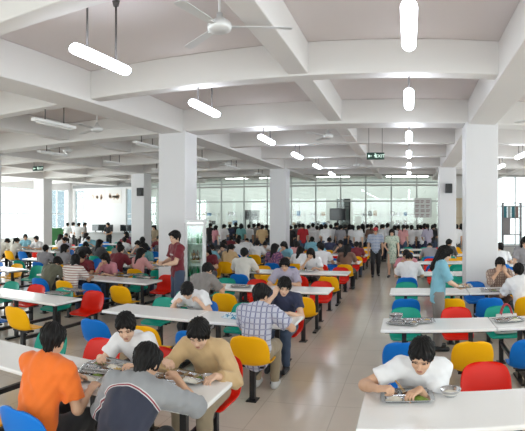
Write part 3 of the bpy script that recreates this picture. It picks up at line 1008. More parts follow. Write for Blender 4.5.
def spawn(fig, x, y, rz, shirt, hair, label, skin=0, trousers='darkgrey', shoe=None, sc=1.0, group=None, hairmat=None):
    t = thing('person', label, 'person', (x, y, 0), rz, group)
    t.scale = (sc, sc, sc)
    def part(n, me, *ms):
        o = link(n, me, t)
        for i, m_ in enumerate(ms):
            o.material_slots[i].link = 'OBJECT'; o.material_slots[i].material = m_
        return o
    part('body', fig.body, M_skins[skin], M_brow, M_lip)
    part('shirt' , fig.shirt, CLOTH[shirt] if isinstance(shirt, str) else shirt)
    if fig.trousers: part('trousers', fig.trousers, CLOTH[trousers])
    for m_ in fig.shoes: part('shoe', m_, shoe or M_shoe)
    part('hair', fig.hair(hair), hairmat or M_hair)
    return t
# ================================================================ people at the nearest tables and other people one can single out
def seat_xy(b, k, sd, i):
    return BLOCKS[b][3][i], rowc(k) + (-.76 if sd == 0 else .76)


HERO = {}
TAKEN = set()


def hero(b, k, sd, i, dx, shirt, hair, label, skin=0, trousers='darkgrey', shoe=None, dy=0, sc=1.0, rz=0, mat_=None, **kw):
    x, y = seat_xy(b, k, sd, i)
    TAKEN.add((b, k, sd, i))
    fg = Figure(fine=True, name=label, **kw)
    t = spawn(fg, x + dx, y + dy, (0 if sd == 0 else PI) + rz, mat_ or shirt, hair, label, skin, trousers, shoe, sc)
    return t, fg


# first row
jacket = mat('navy_track_jacket', (.022, .026, .05), .8, sheen=.1)


def jacket_material(fg):
    """grey yoke and sleeves over a navy back, with white and red piping along the seam"""
    m = mat('grey_navy_track_jacket', (.2, .2, .2), .8, sheen=.15)
    nt = m.node_tree; b = nt.nodes['Principled BSDF']
    tc = nt.nodes.new('ShaderNodeTexCoord'); 
    dp = nt.nodes.new('ShaderNodeVectorMath'); dp.operation = 'SUBTRACT'; dp.inputs[1].default_value = tuple(fg.N)
    d2 = nt.nodes.new('ShaderNodeVectorMath'); d2.operation = 'DOT_PRODUCT'; d2.inputs[1].default_value = tuple(fg.d3)
    d4 = nt.nodes.new('ShaderNodeVectorMath'); d4.operation = 'DOT_PRODUCT'; d4.inputs[1].default_value = tuple(fg.rt)
    ab = nt.nodes.new('ShaderNodeMath'); ab.operation = 'ABSOLUTE'
    mu = nt.nodes.new('ShaderNodeMath'); mu.operation = 'POWER'; mu.inputs[1].default_value = 2.0
    ml = nt.nodes.new('ShaderNodeMath'); ml.operation = 'MULTIPLY_ADD'; ml.inputs[1].default_value = 1.5
    cr = nt.nodes.new('ShaderNodeMapRange'); cr.inputs[1].default_value = -.5; cr.inputs[2].default_value = .5
    rp = nt.nodes.new('ShaderNodeValToRGB'); rp.color_ramp.interpolation = 'CONSTANT'
    e = rp.color_ramp.elements
    e[0].color = (.022, .026, .05, 1); e[1].position = .402; e[1].color = (.55, .55, .56, 1)
    for p_, c_ in ((.410, (.25, .03, .05, 1)), (.418, (.6, .6, .6, 1)), (.428, (.27, .275, .29, 1))):
        q = e.new(p_); q.color = c_
    L = nt.links.new
    L(tc.outputs['Object'], dp.inputs[0]); L(dp.outputs[0], d2.inputs[0]); L(dp.outputs[0], d4.inputs[0])
    L(d4.outputs['Value'], ab.inputs[0]); L(ab.outputs[0], mu.inputs[0]); L(mu.outputs[0], ml.inputs[0]); L(d2.outputs['Value'], ml.inputs[2])
    L(ml.outputs[0], cr.inputs[0]); L(cr.outputs[0], rp.inputs[0]); L(rp.outputs[0], b.inputs['Base Color'])
    return m


t_o, f_o = hero('C', 0, 0, 1, -.05, 'orange', 'short', 'person in an orange T-shirt seen from behind on the nearest blue chair', 0, 'black', lean=.32, twist=-.05, head=(.32, .28, 0), rpole=(.3, -.6, -1),
                rh=(.22, .36, .79), lh=(-.05, .46, .80), sleeve=.72, loose=.012, fat=1.08)
t_j, f_j = hero('C', 0, 0, 0, -.03, 'navy', 'fringe', 'person in a grey and navy track jacket with striped seam, back turned, nearest table', 0, 'black', lean=.62, side=.03, twist=.05, head=(-.05, .45, 0),
                rh=(.17, .50, .93), lh=(-.2, .45, .79), rpole=(1, .0, -.75), sleeve=1.06, loose=.016, fat=1.08, rhand=dict(f=(-.6, .4, .25), n=(-.4, .2, -.6), curl=.8))
mj = jacket_material(f_j)
for ch in t_j.children:
    if ch.name.startswith('shirt'): ch.material_slots[0].material = mj; ch['label'] = 'grey and navy zip jacket'
hero('C', 0, 1, 1, .04, 'white', 'short', 'person in a white T-shirt leaning over the steel trays, facing the orange shirt', 1, 'black', lean=.55, side=.16, head=(.4, .45, .12),
     rh=(.24, .47, .82), lh=(-.14, .46, .80), rhand=dict(f=(-.4, .6, .1), n=(-.5, -.2, -.7), curl=.75), sleeve=.6, loose=.01, fat=.94, shw=.17, dy=-.04)
hero('C', 0, 1, 0, .0, 'beige', 'fringe', 'person in a beige long-sleeved shirt eating with head bowed at the table corner', 1, 'khaki', lean=.50, head=(.1, .62, .0),
     rh=(.24, .44, .86), lh=(-.22, .45, .80), rhand=dict(f=(-.55, .5, .1), n=(-.3, -.1, -.8), curl=.8), lhand=dict(f=(.35, .7, -.15), n=(0, 0, -1), curl=.5), sleeve=1.78, collar=True, loose=.010, fat=.93, shw=.165, dy=-.02)
hero('R', 0, 1, 0, .10, 'white', 'short', 'person in a white T-shirt bent over a food tray at the nearest right table', 0, 'black', lean=.76, side=-.10, head=(-.2, .50, -.08), shw=.165, sc=1.04,
     rh=(.26, .50, .81), lh=(-.03, .45, .79), lpole=(-.3, -.6, -1), rpole=(1.0, .1, -.5), rhand=dict(f=(-.75, .3, .15), n=(-.2, -.1, -.9), curl=.85), lhand=dict(f=(.6, .5, -.1), n=(0, 0, -1), curl=.5), sleeve=.62, loose=.008, fat=.92, dy=-.1)
# second row
hero('C', 1, 0, 0, .02, 'plaid', 'short', 'person in a pale plaid shirt seen from behind on a yellow chair by the aisle', 0, 'khaki', M_shoew, lean=.25, twist=-.1, head=(-.35, .25, 0),
     rh=(.30, .30, .80), lh=(-.12, .45, .80), rpole=(1, -.4, -.6), sleeve=.8, loose=.016, collar=True, fat=1.05)
hero('C', 1, 1, 0, .0, 'navy', 'fringe', 'person in a dark blue top holding hand to face across from the plaid shirt', 1, 'denim', lean=.42, side=-.05, head=(.3, .45, -.1),
     rh=(.06, .32, 1.02), lh=(-.18, .46, .80), rpole=(.5, .9, -.8), rhand=dict(f=(-.25, -.1, .9), n=(-.3, -1, .2), curl=.35), sleeve=.55, loose=.008, dy=-.06)
hero('C', 1, 1, 2, .06, 'white', 'short', 'person in a white T-shirt with head bent low over green food, second centre table', 1, 'black', lean=.66, side=.16, head=(.15, .95, .0),
     rh=(.24, .40, .84), lh=(-.12, .36, .86), rhand=dict(f=(-.5, .4, .4), n=(-.4, -.2, -.5), curl=.7), lhand=dict(f=(.5, .3, .5), n=(.4, -.3, -.5), curl=.7), sleeve=.55, loose=.014, fat=1.08, dy=-.04)
# third row
hero('C', 2, 0, 3, .12, 'taupe', 'short', 'broad person in a grey brown shirt, back turned, between red shirt and big pillar', 0, 'black', lean=.52, side=.08, twist=-.15, head=(-.2, .5, 0),
     rh=(.32, .42, .80), lh=(-.1, .46, .8), sleeve=.8, loose=.02, fat=1.12)
hero('C', 2, 1, 1, .02, 'lavender', 'fringe', 'person in a lavender shirt facing the camera with both arms on the third table', 0, 'black', lean=.35, head=(.05, .45, 0),
     rh=(.24, .44, .80), lh=(-.2, .46, .8), sleeve=.8, loose=.012, collar=True)
hero('R', 2, 0, 3, -.02, 'white', 'short', 'person in a white shirt, back turned, on a yellow chair at the right edge', 0, 'black', lean=.36, side=-.1, head=(.1, .25, 0),
     rh=(.22, .46, .80), lh=(-.24, .44, .80), sleeve=.8, loose=.018, fat=1.08)
hero('R', 2, 1, 3, -.20, 'checked', 'fringe', 'person in a brown checked shirt with hands at the face, right of the near pillar', 0, 'brown', lean=.28, head=(.0, .35, 0),
     rh=(.06, .33, 1.04), lh=(-.07, .31, 1.02), rpole=(.5, .8, -.9), lpole=(-.5, .8, -.9), rhand=dict(f=(-.1, -.2, 1), n=(-.3, -1, .1), curl=.3), lhand=dict(f=(.1, -.2, 1), n=(.3, -1, .1), curl=.3), sleeve=1.2, loose=.012, dy=-.05)
hero('R', 3, 0, 0, .05, 'white', 'crop', 'person in a white shirt seen from behind on a blue chair beside the aisle', 0, 'black', lean=.35, head=(-.1, .3, 0), sleeve=.7, loose=.018, fat=1.06)
# standing near the camera
def printed_maroon(fg):
    """maroon cotton with a short row of small white marks across the chest"""
    m = mat('maroon_printed_cotton', (.16, .012, .022), .85, sheen=.15)
    nt = m.node_tree; b = nt.nodes['Principled BSDF']; L = nt.links.new
    tc = nt.nodes.new('ShaderNodeTexCoord'); sp = nt.nodes.new('ShaderNodeSeparateXYZ'); L(tc.outputs['Object'], sp.inputs[0])

    def math_(op, a, v):
        n = nt.nodes.new('ShaderNodeMath'); n.operation = op; n.inputs[1].default_value = v
        L(a, n.inputs[0]); return n.outputs[0]
    zc = fg.N[2] - .17
    inside = [math_('LESS_THAN', math_('ABSOLUTE', math_('SUBTRACT', sp.outputs[2], zc), 0), .014), math_('LESS_THAN', math_('ABSOLUTE', sp.outputs[0], 0), .075),
              math_('GREATER_THAN', sp.outputs[1], .02), math_('LESS_THAN', math_('FRACT', math_('DIVIDE', sp.outputs[0], .028), 0), .72)]
    f = inside[0]
    for g in inside[1:]:
        n = nt.nodes.new('ShaderNodeMath'); n.operation = 'MULTIPLY'; L(f, n.inputs[0]); L(g, n.inputs[1]); f = n.outputs[0]
    mx = nt.nodes.new('ShaderNodeMix'); mx.data_type = 'RGBA'; mx.inputs[6].default_value = (.16, .012, .022, 1); mx.inputs[7].default_value = (.75, .72, .72, 1)
    L(f, mx.inputs[0]); L(mx.outputs[2], b.inputs['Base Color'])
    return m


fs = Figure(sit=False, fine=True, lean=.06, head=(.35, .12, 0), rh=(.16, .26, 1.08), lh=(-.10, .33, 1.06), rpole=(.8, -.6, -.6), lpole=(-.8, -.5, -.6), rhand=dict(f=(-.75, .6, .0), n=(0, .3, .9), curl=.5), lhand=dict(f=(.2, .9, 0), n=(.2, 0, .95), curl=.4), sleeve=.72, loose=.012, name='maroon')
t_red = spawn(fs, -4.47, 9.28, PI - .75, printed_maroon(fs), 'short', 'person standing in a maroon T-shirt and jeans in front of the big pillar', 1, 'denim', sc=1.06)
fl_ = Figure(sit=False, fine=True, female=True, lean=.12, head=(-.05, .4, 0), rh=(.10, .36, 1.0), lh=(-.10, .36, 1.0), rpole=(.7, -.6, -.6), lpole=(-.7, -.6, -.6), rhand=dict(f=(-.3, .9, 0), n=(-.2, 0, .95), curl=.5), lhand=dict(f=(.3, .9, 0), n=(.2, 0, .95), curl=.5), sleeve=.9, loose=.016, hem=.16, name='lady')
spawn(fl_, .45, 8.05, -PI / 2 + .12, 'lightblue', 'long', 'woman in a light blue top standing with a tray, right of the aisle', 1, 'taupe', sc=.965)
fh = Figure(sit=False, fine=True, lean=.08, head=(.2, .3, 0), rh=(.12, .34, 1.05), lh=(-.12, .34, 1.05), rhand=dict(f=(-.3, .9, 0), n=(-.2, 0, .95), curl=.5), lhand=dict(f=(.3, .9, 0), n=(.2, 0, .95), curl=.5), sleeve=.7, loose=.015, name='tray')
spawn(fh, 2.53, 11.0, PI - .35, 'grey', 'bob', 'person in a pale grey shirt standing with a tray at the right edge', 1, 'darkgrey', sc=.97)
# ================================================================ the other diners and the queue at the counter
POOL = {}


def pool(nm):
    if nm in POOL: return POOL[nm]
    kw = dict(
        eat=dict(lean=.42, head=(.1, .5, 0), rh=(.12, .34, .93), lh=(-.2, .44, .80), rhand=dict(f=(-.4, .2, .5), n=(-.5, -.6, -.2), curl=.8), sleeve=.65, loose=.012),
        low=dict(lean=.60, head=(-.15, .75, 0), rh=(.2, .40, .85), lh=(-.18, .40, .83), sleeve=.65, loose=.014, fat=1.05),
        rest=dict(lean=.30, head=(.2, .25, 0), sleeve=.75, loose=.014),
        turn=dict(lean=.15, head=(.7, .15, 0), twist=.15, rh=(.22, .40, .80), lh=(-.22, .36, .80), sleeve=.6, loose=.012),
        feat=dict(lean=.38, female=True, head=(-.15, .45, 0), rh=(.10, .33, .95), lh=(-.16, .42, .80), rhand=dict(f=(-.4, .2, .5), n=(-.5, -.6, -.2), curl=.8), sleeve=.7, loose=.012),
        fturn=dict(lean=.12, female=True, head=(-.6, .15, 0), rh=(.2, .40, .80), lh=(-.2, .40, .80), sleeve=.9, loose=.012),
        stand=dict(sit=False, lean=.05, head=(.1, .1, 0), sleeve=.75, loose=.014),
        wait=dict(sit=False, lean=.10, head=(-.4, .2, 0), rh=(.10, .32, 1.08), lh=(-.12, .30, 1.05), rhand=dict(f=(-.5, .8, 0), n=(0, 0, 1)), sleeve=.7, loose=.014),
        fstand=dict(sit=False, female=True, lean=.04, head=(.25, .1, 0), sleeve=.7, loose=.012),
        fwait=dict(sit=False, female=True, lean=.08, head=(-.2, .2, 0), rh=(.10, .30, 1.05), lh=(-.12, .30, 1.02), sleeve=.9, loose=.012),
        dress=dict(sit=False, female=True, lean=.03, head=(.1, .2, 0), sleeve=.6, loose=.012, dress=True, rh=(.16, .22, 1.0), legs={1: (V3(.08, 0, .90), V3(.09, .10, .50), V3(.09, .12, .085), V3(.1, 1, 0)), -1: (V3(-.08, 0, .90), V3(-.09, -.02, .48), V3(-.09, -.16, .10), V3(-.1, 1, 0))}),
        walk=dict(sit=False, lean=.05, head=(0, .15, 0), sleeve=.7, loose=.016, legs={1: (V3(.09, 0, .90), V3(.10, .13, .49), V3(.10, .10, .085), V3(.1, 1, 0)), -1: (V3(-.09, 0, .90), V3(-.10, .03, .48), V3(-.10, -.16, .10), V3(-.1, 1, 0))}),
    )[nm]
    POOL[nm] = Figure(name=nm, **kw)
    return POOL[nm]


HAIRTXT = {'long': 'long-haired', 'tail': 'ponytailed', 'bob': 'bob-haired', 'short': 'short-haired', 'fringe': 'short-haired', 'crop': 'crop-haired'}
crng = random.Random(11)


def sitter(b, k, sd, i, pose, shirt, hair, label=None, dx=0, sc=None, trousers=None, skin=None):
    if (b, k, sd, i) in TAKEN: return
    if (b, k, sd, i) not in SEATCOL: return
    TAKEN.add((b, k, sd, i))
    x, y = seat_xy(b, k, sd, i)
    lab = label or f"{HAIRTXT[hair]} person in {NAME_OF.get(shirt, shirt)}, {BLOCKS[b][0]} block, {TROW[k]} row, {'near' if sd == 0 else 'far'} side, {ORD[i + 1]} from {BLOCKS[b][4]}"
    return spawn(pool(pose), x + dx, y, (0 if sd == 0 else PI) + crng.uniform(-.12, .12), shirt, hair, lab, skin if skin is not None else crng.choice((0, 0, 1, 2)),
                 trousers or crng.choice(('darkgrey', 'black', 'denim', 'navy')), None, sc or crng.uniform(.96, 1.03), group='diners at the tables')


# people one can tell apart in the photo
sitter('C', 3, 0, 3, 'rest', 'cream', 'short', 'person in a cream shirt, back turned, on a blue chair right of the big pillar', sc=1.04)
sitter('C', 3, 1, 1, 'feat', 'white', 'bob', 'person in a white top with dark hair facing the camera, fourth centre table')
sitter('C', 4, 0, 3, 'fturn', 'purplefloral', 'long', 'woman in a purple printed top on a blue chair left of the aisle tables')
sitter('C', 4, 1, 3, 'feat', 'lightblue', 'long', 'long-haired woman in pale blue opposite the purple printed top')
sitter('C', 4, 0, 1, 'turn', 'white', 'short', 'person in a white shirt turned sideways, centre block, fifth row, near side')
sitter('C', 4, 0, 0, 'feat', 'brown', 'long', 'long-haired person in brown beside the white shirt at the aisle end, fifth row')
sitter('L', 2, 0, 2, 'rest', 'striped', 'bob', 'person in a cream and red striped shirt seen from behind, left tables', sc=1.0)
sitter('L', 2, 0, 3, 'low', 'olive', 'fringe', 'person in dark olive hunched beside the striped shirt, left tables')
sitter('L', 2, 1, 3, 'eat', 'maroon', 'short', 'person in maroon facing the striped shirt across the tray table')
sitter('L', 2, 1, 2, 'feat', 'rose', 'bob', 'person in rose facing the camera next to the maroon diner, left tables')
sitter('L', 3, 0, 3, 'rest', 'maroon', 'short', 'broad person in maroon, back turned, behind the row of steel trays', sc=1.04)
sitter('L', 3, 0, 2, 'fturn', 'pink', 'long', 'long-haired woman in a pink top beside the maroon back, left tables')
sitter('L', 3, 1, 0, 'feat', 'maroon', 'long', 'long-haired person in dark maroon beside the display fridge, right of the pillar')
sitter('L', 4, 0, 0, 'feat', 'beige', 'tail', 'ponytailed woman in beige on a yellow chair right of the display fridge')
sitter('M', 3, 0, 1, 'rest', 'grey', 'short', 'person in grey, back turned, at the far left tables')
for i, (sh, ha) in enumerate([('taupe', 'short'), ('darkgrey', 'long'), ('black', 'fringe')]):
    sitter('M', 4, 0, i, ['rest', 'fturn', 'low'][i], sh, ha)
    sitter('M', 5, 0, i, ['low', 'rest', 'turn'][i], ['darkgrey', 'navy', 'white'][i], ['short', 'long', 'short'][i])
for i, (sh, ha, po) in enumerate([('olive', 'short', 'rest'), ('taupe', 'fringe', 'eat'), ('cream', 'bob', 'feat'), ('darkgrey', 'short', 'low')]):
    sitter('L', 4, i % 2, i, po, sh, ha)
for i, (sh, ha, po) in enumerate([('white', 'short', 'rest'), ('white', 'short', 'turn'), ('black', 'short', 'low'), ('red', 'bob', 'feat')]):
    sitter('L', 5, 0, i, po, sh, ha)
sitter('R', 3, 1, 0, 'eat', 'rose', 'short', 'person in rose facing the white shirted back across the fourth right table')
sitter('R', 4, 0, 4, 'turn', 'white', 'short', 'person in white right of the near pillar, by the bright doorway')
sitter('C', 5, 0, 3, 'feat', 'pink', 'bob'); sitter('C', 5, 0, 2, 'low', 'lightblue', 'short'); sitter('C', 6, 0, 3, 'rest', 'lightblue', 'short')
sitter('C', 5, 1, 1, 'eat', 'darkgrey', 'short'); sitter('C', 5, 0, 0, 'eat', 'maroon', 'short')
SH = ['white', 'white', 'white', 'white', 'lightblue', 'lightblue', 'cream', 'cream', 'grey', 'grey', 'darkgrey', 'black', 'maroon', 'navy', 'teal', 'pink', 'taupe', 'lavender', 'purple', 'blue']
for b, k0, pr in (('C', 4, .36), ('L', 3, .42), ('M', 3, .45), ('N', 4, .4), ('R', 5, .03)):
    for k in range(k0, NROW):
        for sd in (0, 1):
            for i in range(len(BLOCKS[b][3])):
                if crng.random() > pr: continue
                fem = crng.random() < .42
                sitter(b, k, sd, i, crng.choice(('feat', 'fturn') if fem else ('eat', 'low', 'rest', 'turn')), crng.choice(SH), crng.choice(('long', 'bob', 'tail') if fem else ('short', 'short', 'fringe', 'crop')))


def stander(xp, D, pose, shirt, hair, label, rz=0., sc=1., trousers='darkgrey', group=None, skin=0, shoe=None):
    return spawn(pool(pose), px(xp, D), D, rz, shirt, hair, label, skin, trousers, shoe, sc, group)


# two people walking up the aisle
m_cap = mat('red_cap', (.42, .02, .03), .7)
t = stander(375.5, 17.6, 'walk', 'bluecheck', 'crop', 'person in a blue checked shirt and red cap walking down the aisle', PI + .1, 1.0, 'black')
fg = POOL['walk']
cp = [ell(fg.hc + fg.R @ V3(0, -.01, .070), (.094, .112, .080), fg.R, .01, clips=((fg.hc + fg.R @ V3(0, 0, .055), -fg.R[:, 2]),)), cone(fg.hc + fg.R @ V3(0, .07, .066), fg.hc + fg.R @ V3(0, .15, .058), .066, .045, .01, (fg.R[:, 2], .18))]
lo, hi = bounds(cp, .03)
me = to_mesh('cap', [surface(*field(cp, lo, hi, .008))]); me.materials.clear(); me.materials.append(m_cap)
link('cap', me, t)['label'] = 'red cap with a short peak'
stander(392, 17.6, 'dress', 'floral', 'bob', 'woman in a pale green floral dress walking down the aisle', PI - .1, .97, skin=1)

# the queue in front of the glass counter
M_QL = 'queue left of the middle pillar'
M_QR = 'queue right of the middle pillar'
NUMW = 'first second third fourth fifth sixth seventh eighth ninth tenth eleventh twelfth thirteenth fourteenth fifteenth sixteenth seventeenth eighteenth nineteenth twentieth'.split() + ['twenty-' + w_ for w_ in 'first second third fourth fifth sixth seventh eighth ninth'.split()] + ['thirtieth'] + ['thirty-' + w_ for w_ in 'first second third fourth fifth sixth seventh eighth ninth'.split()]
QL = [(210, 24.6, 'black'), (215, 23.2, 'rose'), (223, 23.6, 'white'), (230, 25.2, 'navy'), (236, 25.4, 'black'), (241, 23.6, 'teal'), (248.5, 23.4, 'white'), (254, 24.4, 'taupe'), (258, 25.2, 'brown'), (262, 23.2, 'beige'), (267, 24.0, 'black')]
QR = [(290, 23.4, 'black'), (295, 24.8, 'darkgrey'), (299, 25.6, 'grey'), (303, 23.0, 'red'), (308, 24.2, 'white'), (313, 25.2, 'white'), (317, 23.6, 'white'), (321, 24.6, 'brown'), (326, 23.0, 'white'), (331, 24.8, 'white'), (335, 25.6, 'black'),
      (340, 23.4, 'grey'), (344, 24.6, 'darkgrey'), (349, 25.2, 'navy'), (353, 24.2, 'white'), (358, 22.8, 'white'), (363, 24.2, 'white'), (367, 25.2, 'white'), (371, 23.8, 'brown'), (377, 24.8, 'maroon'), (381, 23.4, 'white'),
      (387, 24.6, 'white'), (394, 23.6, 'white'), (399, 24.8, 'maroon'), (403, 22.8, 'pink'), (407, 25.2, 'white'), (411.5, 23.2, 'white'), (418, 24.6, 'black'), (421, 23.2, 'white'), (425, 24.4, 'rose'), (428, 22.8, 'lavender'), (432, 24.0, 'black'), (435, 25.0, 'darkgrey')]
STOOD = []
for nm, Q in ((M_QL, QL), (M_QR, QR)):
    for n, (xp, D, sh) in enumerate(Q):
        fem = sh in ('rose', 'pink', 'teal', 'lavender', 'brown') or crng.random() < .2
        sc_ = crng.uniform(.955, 1.03)
        while any((px(xp, D) - a) ** 2 + (D - b) ** 2 < .50 ** 2 for a, b in STOOD) and D < 26.2: D += .1
        STOOD.append((px(xp, D), D))
        stander(xp, D, crng.choice(('fstand', 'fwait') if fem else ('stand', 'wait')), sh, crng.choice(('long', 'tail', 'bob')) if fem else crng.choice(('short', 'short', 'fringe')),
                f"person in {NAME_OF.get(sh, sh)}, {NUMW[n]} from the left in the {nm}", crng.uniform(-.7, .7), sc_, crng.choice(('black', 'denim', 'darkgrey', 'navy')), 'people queueing at the glass counter', crng.choice((0, 1, 2)))
for n, (xp, D, sh, rz) in enumerate([(67, 23.2, 'white', .5), (72.5, 24.2, 'white', -.3), (78, 23.0, 'white', .3), (84, 23.8, 'taupe', -.6), (109, 24.6, 'black', PI)]):
    stander(xp, D, 'stand' if n % 2 else 'wait', sh, 'short', f"standing person in {NAME_OF.get(sh, sh)}, {NUMW[n]} from the left in front of the computer counter", rz, 1.0, 'black', 'people by the computer counter')
stander(155, 21.3, 'fwait', 'khaki', 'long', 'woman in khaki standing far back between the two left pillars', PI, .98)
stander(457, 23.4, 'stand', 'white', 'short', 'person in white standing far back between the two right pillars', .4)
stander(461.5, 25.2, 'fstand', 'red', 'long', 'woman in red standing by the tan lockers', -.2)
# ================================================================ trays, bowls and the rest
M_tray = mat('tray_steel', (.55, .56, .57), .22, metal=1.0)
M_rice = mat('rice', (.80, .77, .68), .7, bump=.6, bscale=160)
M_greens = mat('greens', (.20, .30, .05), .5, noise=.5, nscale=60, bump=.5)
M_meat = mat('stew', (.17, .075, .03), .4, noise=.5, nscale=60, bump=.5)
M_egg = mat('egg_dish', (.62, .42, .10), .5, noise=.4, nscale=60, bump=.5)
M_bowl = mat('bowl_steel', (.58, .58, .60), .2, metal=1.0)


def sstep(a, b, x):
    t = min(1, max(0, (x - a) / (b - a))); return t * t * (3 - 2 * t)


WELLS = [(-.093, -.055, .075, .060), (.065, -.055, .105, .060), (-.112, .066, .056, .046), (.0, .066, .044, .046), (.112, .066, .056, .046)]


def tray_mesh():
    mb = MB(); NX, NY = 60, 42; W, H = .195, .138

    def z(x, y):
        e = max(abs(x) / W, abs(y) / H)
        h = .020
        for cx, cy, rx, ry in WELLS:
            q = max(abs(x - cx) / rx, abs(y - cy) / ry)
            h = min(h, .003 + .017 * sstep(.80, 1.0, q))
        if e > .965: h = .026
        return h
    top = [[(-W + 2 * W * i / NX, -H + 2 * H * j / NY, 0) for i in range(NX + 1)] for j in range(NY + 1)]
    T = [[(x, y, z(x, y)) for x, y, _ in row] for row in top]
    B = [[(x, y, z(x, y) - .003) for x, y, _ in row] for row in top]
    A = mb.grid(T); C = mb.grid(B)
    for seq in ([(0, i) for i in range(NX + 1)], [(NY, i) for i in range(NX + 1)], [(j, 0) for j in range(NY + 1)], [(j, NX) for j in range(NY + 1)]):
        for (a, b_), (c, d) in zip(seq, seq[1:]):
            mb.bm.faces.new((A[a][b_], A[c][d], C[c][d], C[a][b_]))
    return mb.mesh('tray', M_tray)


def heap(name, well, height, m, seed, fill=.85):
    cx, cy, rx, ry = WELLS[well]; r_ = random.Random(seed)
    ph = [r_.uniform(0, 6) for _ in range(6)]
    mb = MB(); rings = []
    for i in range(9):
        u = i / 8; row = []
        for k in range(28):
            a = 2 * PI * k / 28
            q = u * fill * (1 + .08 * math.sin(3 * a + ph[0]) + .06 * math.sin(5 * a + ph[1]))
            x, y = q * rx * math.cos(a), q * ry * math.sin(a)
            zz = .004 + height * (1 - u ** 2.2) + .004 * (1 - u) * math.sin(260 * x + ph[2]) + .004 * math.sin(210 * y + 190 * x + ph[3]) * (1 - u ** 4)
            row.append((cx + x, cy + y, zz))
        rings.append(row)
    rings[0] = [(cx, cy, .004 + height)] * 28
    mb.grid(rings, closed_u=True)
    bmesh.ops.remove_doubles(mb.bm, verts=mb.bm.verts, dist=1e-6)
    return mb.mesh(name, m)


ME_TRAY = tray_mesh()
HEAPS = {'rice': heap('rice', 1, .030, M_rice, 1), 'greens': heap('greens', 0, .022, M_greens, 2), 'stew': heap('stew', 2, .018, M_meat, 3), 'egg': heap('egg', 4, .016, M_egg, 4), 'greens2': heap('greens', 4, .018, M_greens, 5), 'rice2': heap('rice', 0, .024, M_rice, 6), 'greens3': heap('greens', 1, .026, M_greens, 9), 'stew2': heap('stew', 3, .014, M_meat, 8)}
HNAME = {'rice': 'rice', 'rice2': 'rice', 'greens': 'greens', 'greens2': 'greens', 'greens3': 'greens', 'stew': 'stew', 'stew2': 'stew', 'egg': 'egg_dish'}
FULL = [('rice', 'greens', 'stew', 'egg'), ('greens3', 'rice2', 'stew', 'stew2'), ('rice', 'stew', 'greens2', 'stew2'), ('greens', 'rice', 'egg'), ('stew2', 'egg')]


def tray(x, y, rz, foods, label, z=.7515):
    t = link('food_tray', ME_TRAY, None, (x, y, z)); t.rotation_euler = (0, 0, rz)
    tag(t, label, 'tray', 'compartment trays')
    for f in foods: link(HNAME[f], HEAPS[f], t)
    return t


def bowl(x, y, label, z=.7515, food=None, s=1.):
    b_ = MB().lathe([(0, 0), (.045, 0), (.050, .006), (.075, .04), (.082, .055), (.086, .056), (.083, .052), (.074, .036), (.048, .010), (0, .006)], n=28).obj('steel_bowl', M_bowl, loc=(x, y, z))
    b_.scale = (s, s, s)
    tag(b_, label, 'bowl', 'steel bowls')
    if food: MB().lathe([(0, .040), (.03, .038), (.055, .030), (.066, .024), (.05, .012), (0, .010)], n=24).obj('soup' if food is M_egg else 'rice', food, parent=b_)
    return b_


def on_table(xp, yp, z=.75):
    r = F * (EYE - z) / (yp - 215.5); a = (xp - VPX) / F
    return r * math.sin(a), r * math.cos(a)


for n, (xp, yp, rz, fd, lab) in enumerate([
        (82, 377, .15, 2, 'steel food tray in front of the orange T-shirt, nearest centre table'), (112, 366, -.1, 0, 'steel food tray in front of the white T-shirt facing the orange shirt'),
        (103, 372, .4, 4, 'nearly empty steel tray lying between two full trays, nearest centre table'),
        (158, 382, .2, 1, 'steel food tray beside the hand of the track jacket'), (186, 379, -.15, 2, 'steel food tray in front of the beige shirt'),
        (407, 398, .05, 1, 'steel food tray with rice and greens on the nearest right table'),
        (419, 322, .1, 4, 'steel tray left on the second right table beside a bowl stack'), (404, 324, -.3, 4, 'lower steel tray under bowls at the end of the second right table'),
        (509, 321, .2, 2, 'steel food tray beside the white handbag, second right table'), (185, 306, .1, 1, 'steel tray heaped with greens under the bowed head in white'),
        (58, 294, .1, 4, 'used steel tray at the end of the second left table'), (74, 291, -.4, 4, 'second used tray right of another on the second left table'),
        (102, 274, .2, 2, 'leftmost steel tray of the row on the third left table'), (113, 273.5, -.1, 4, 'second steel tray from the left on the third left table'), (124, 276, .1, 0, 'middle steel tray of the row on the third left table'), (135, 275.5, .3, 4, 'fourth steel tray from the left on the third left table'), (146, 278, -.1, 2, 'rightmost steel tray of the row on the third left table'),
        (499, 291, .0, 0, 'steel food tray in front of the brown checked shirt'), (288, 277, 0, 2, 'steel food tray in front of the lavender shirt'), (241, 287, .2, 4, 'empty steel tray on the third centre table left of its middle')]):
    x, y = on_table(xp, yp)
    tray(x, y, rz, FULL[fd], lab)
x, y = on_table(450.5, 396); bowl(x, y, 'round steel bowl of rice right of the tray, nearest right table', food=M_rice, s=.95)
x, y = on_table(396, 320); bowl(x, y, 'lower steel bowl of the stack on the second right table', s=1.05); bowl(x, y, 'upper steel bowl of the stack on the second right table', z=.7515 + .020, s=1.05)
x, y = on_table(209, 381); bowl(x, y, 'small steel bowl of soup at the corner of the nearest centre table', food=M_egg, s=.8)
x, y = on_table(484, 292); bowl(x, y, 'steel bowl left of the brown checked diner', food=M_rice)
# trays before the other diners
for (b, k, sd, i) in sorted(TAKEN):
    if k < 3 or (b, k) == ('L', 2): continue
    x, y = seat_xy(b, k, sd, i)
    if crng.random() < .75:
        tray(x + crng.uniform(-.04, .04), rowc(k) + (-.18 if sd == 0 else .18), crng.uniform(-.15, .15), FULL[crng.randrange(5)],
             f"steel tray, {BLOCKS[b][0]} block, {TROW[k]} row, {'near' if sd == 0 else 'far'} side, {ORD[i + 1]} place from {BLOCKS[b][4]}")
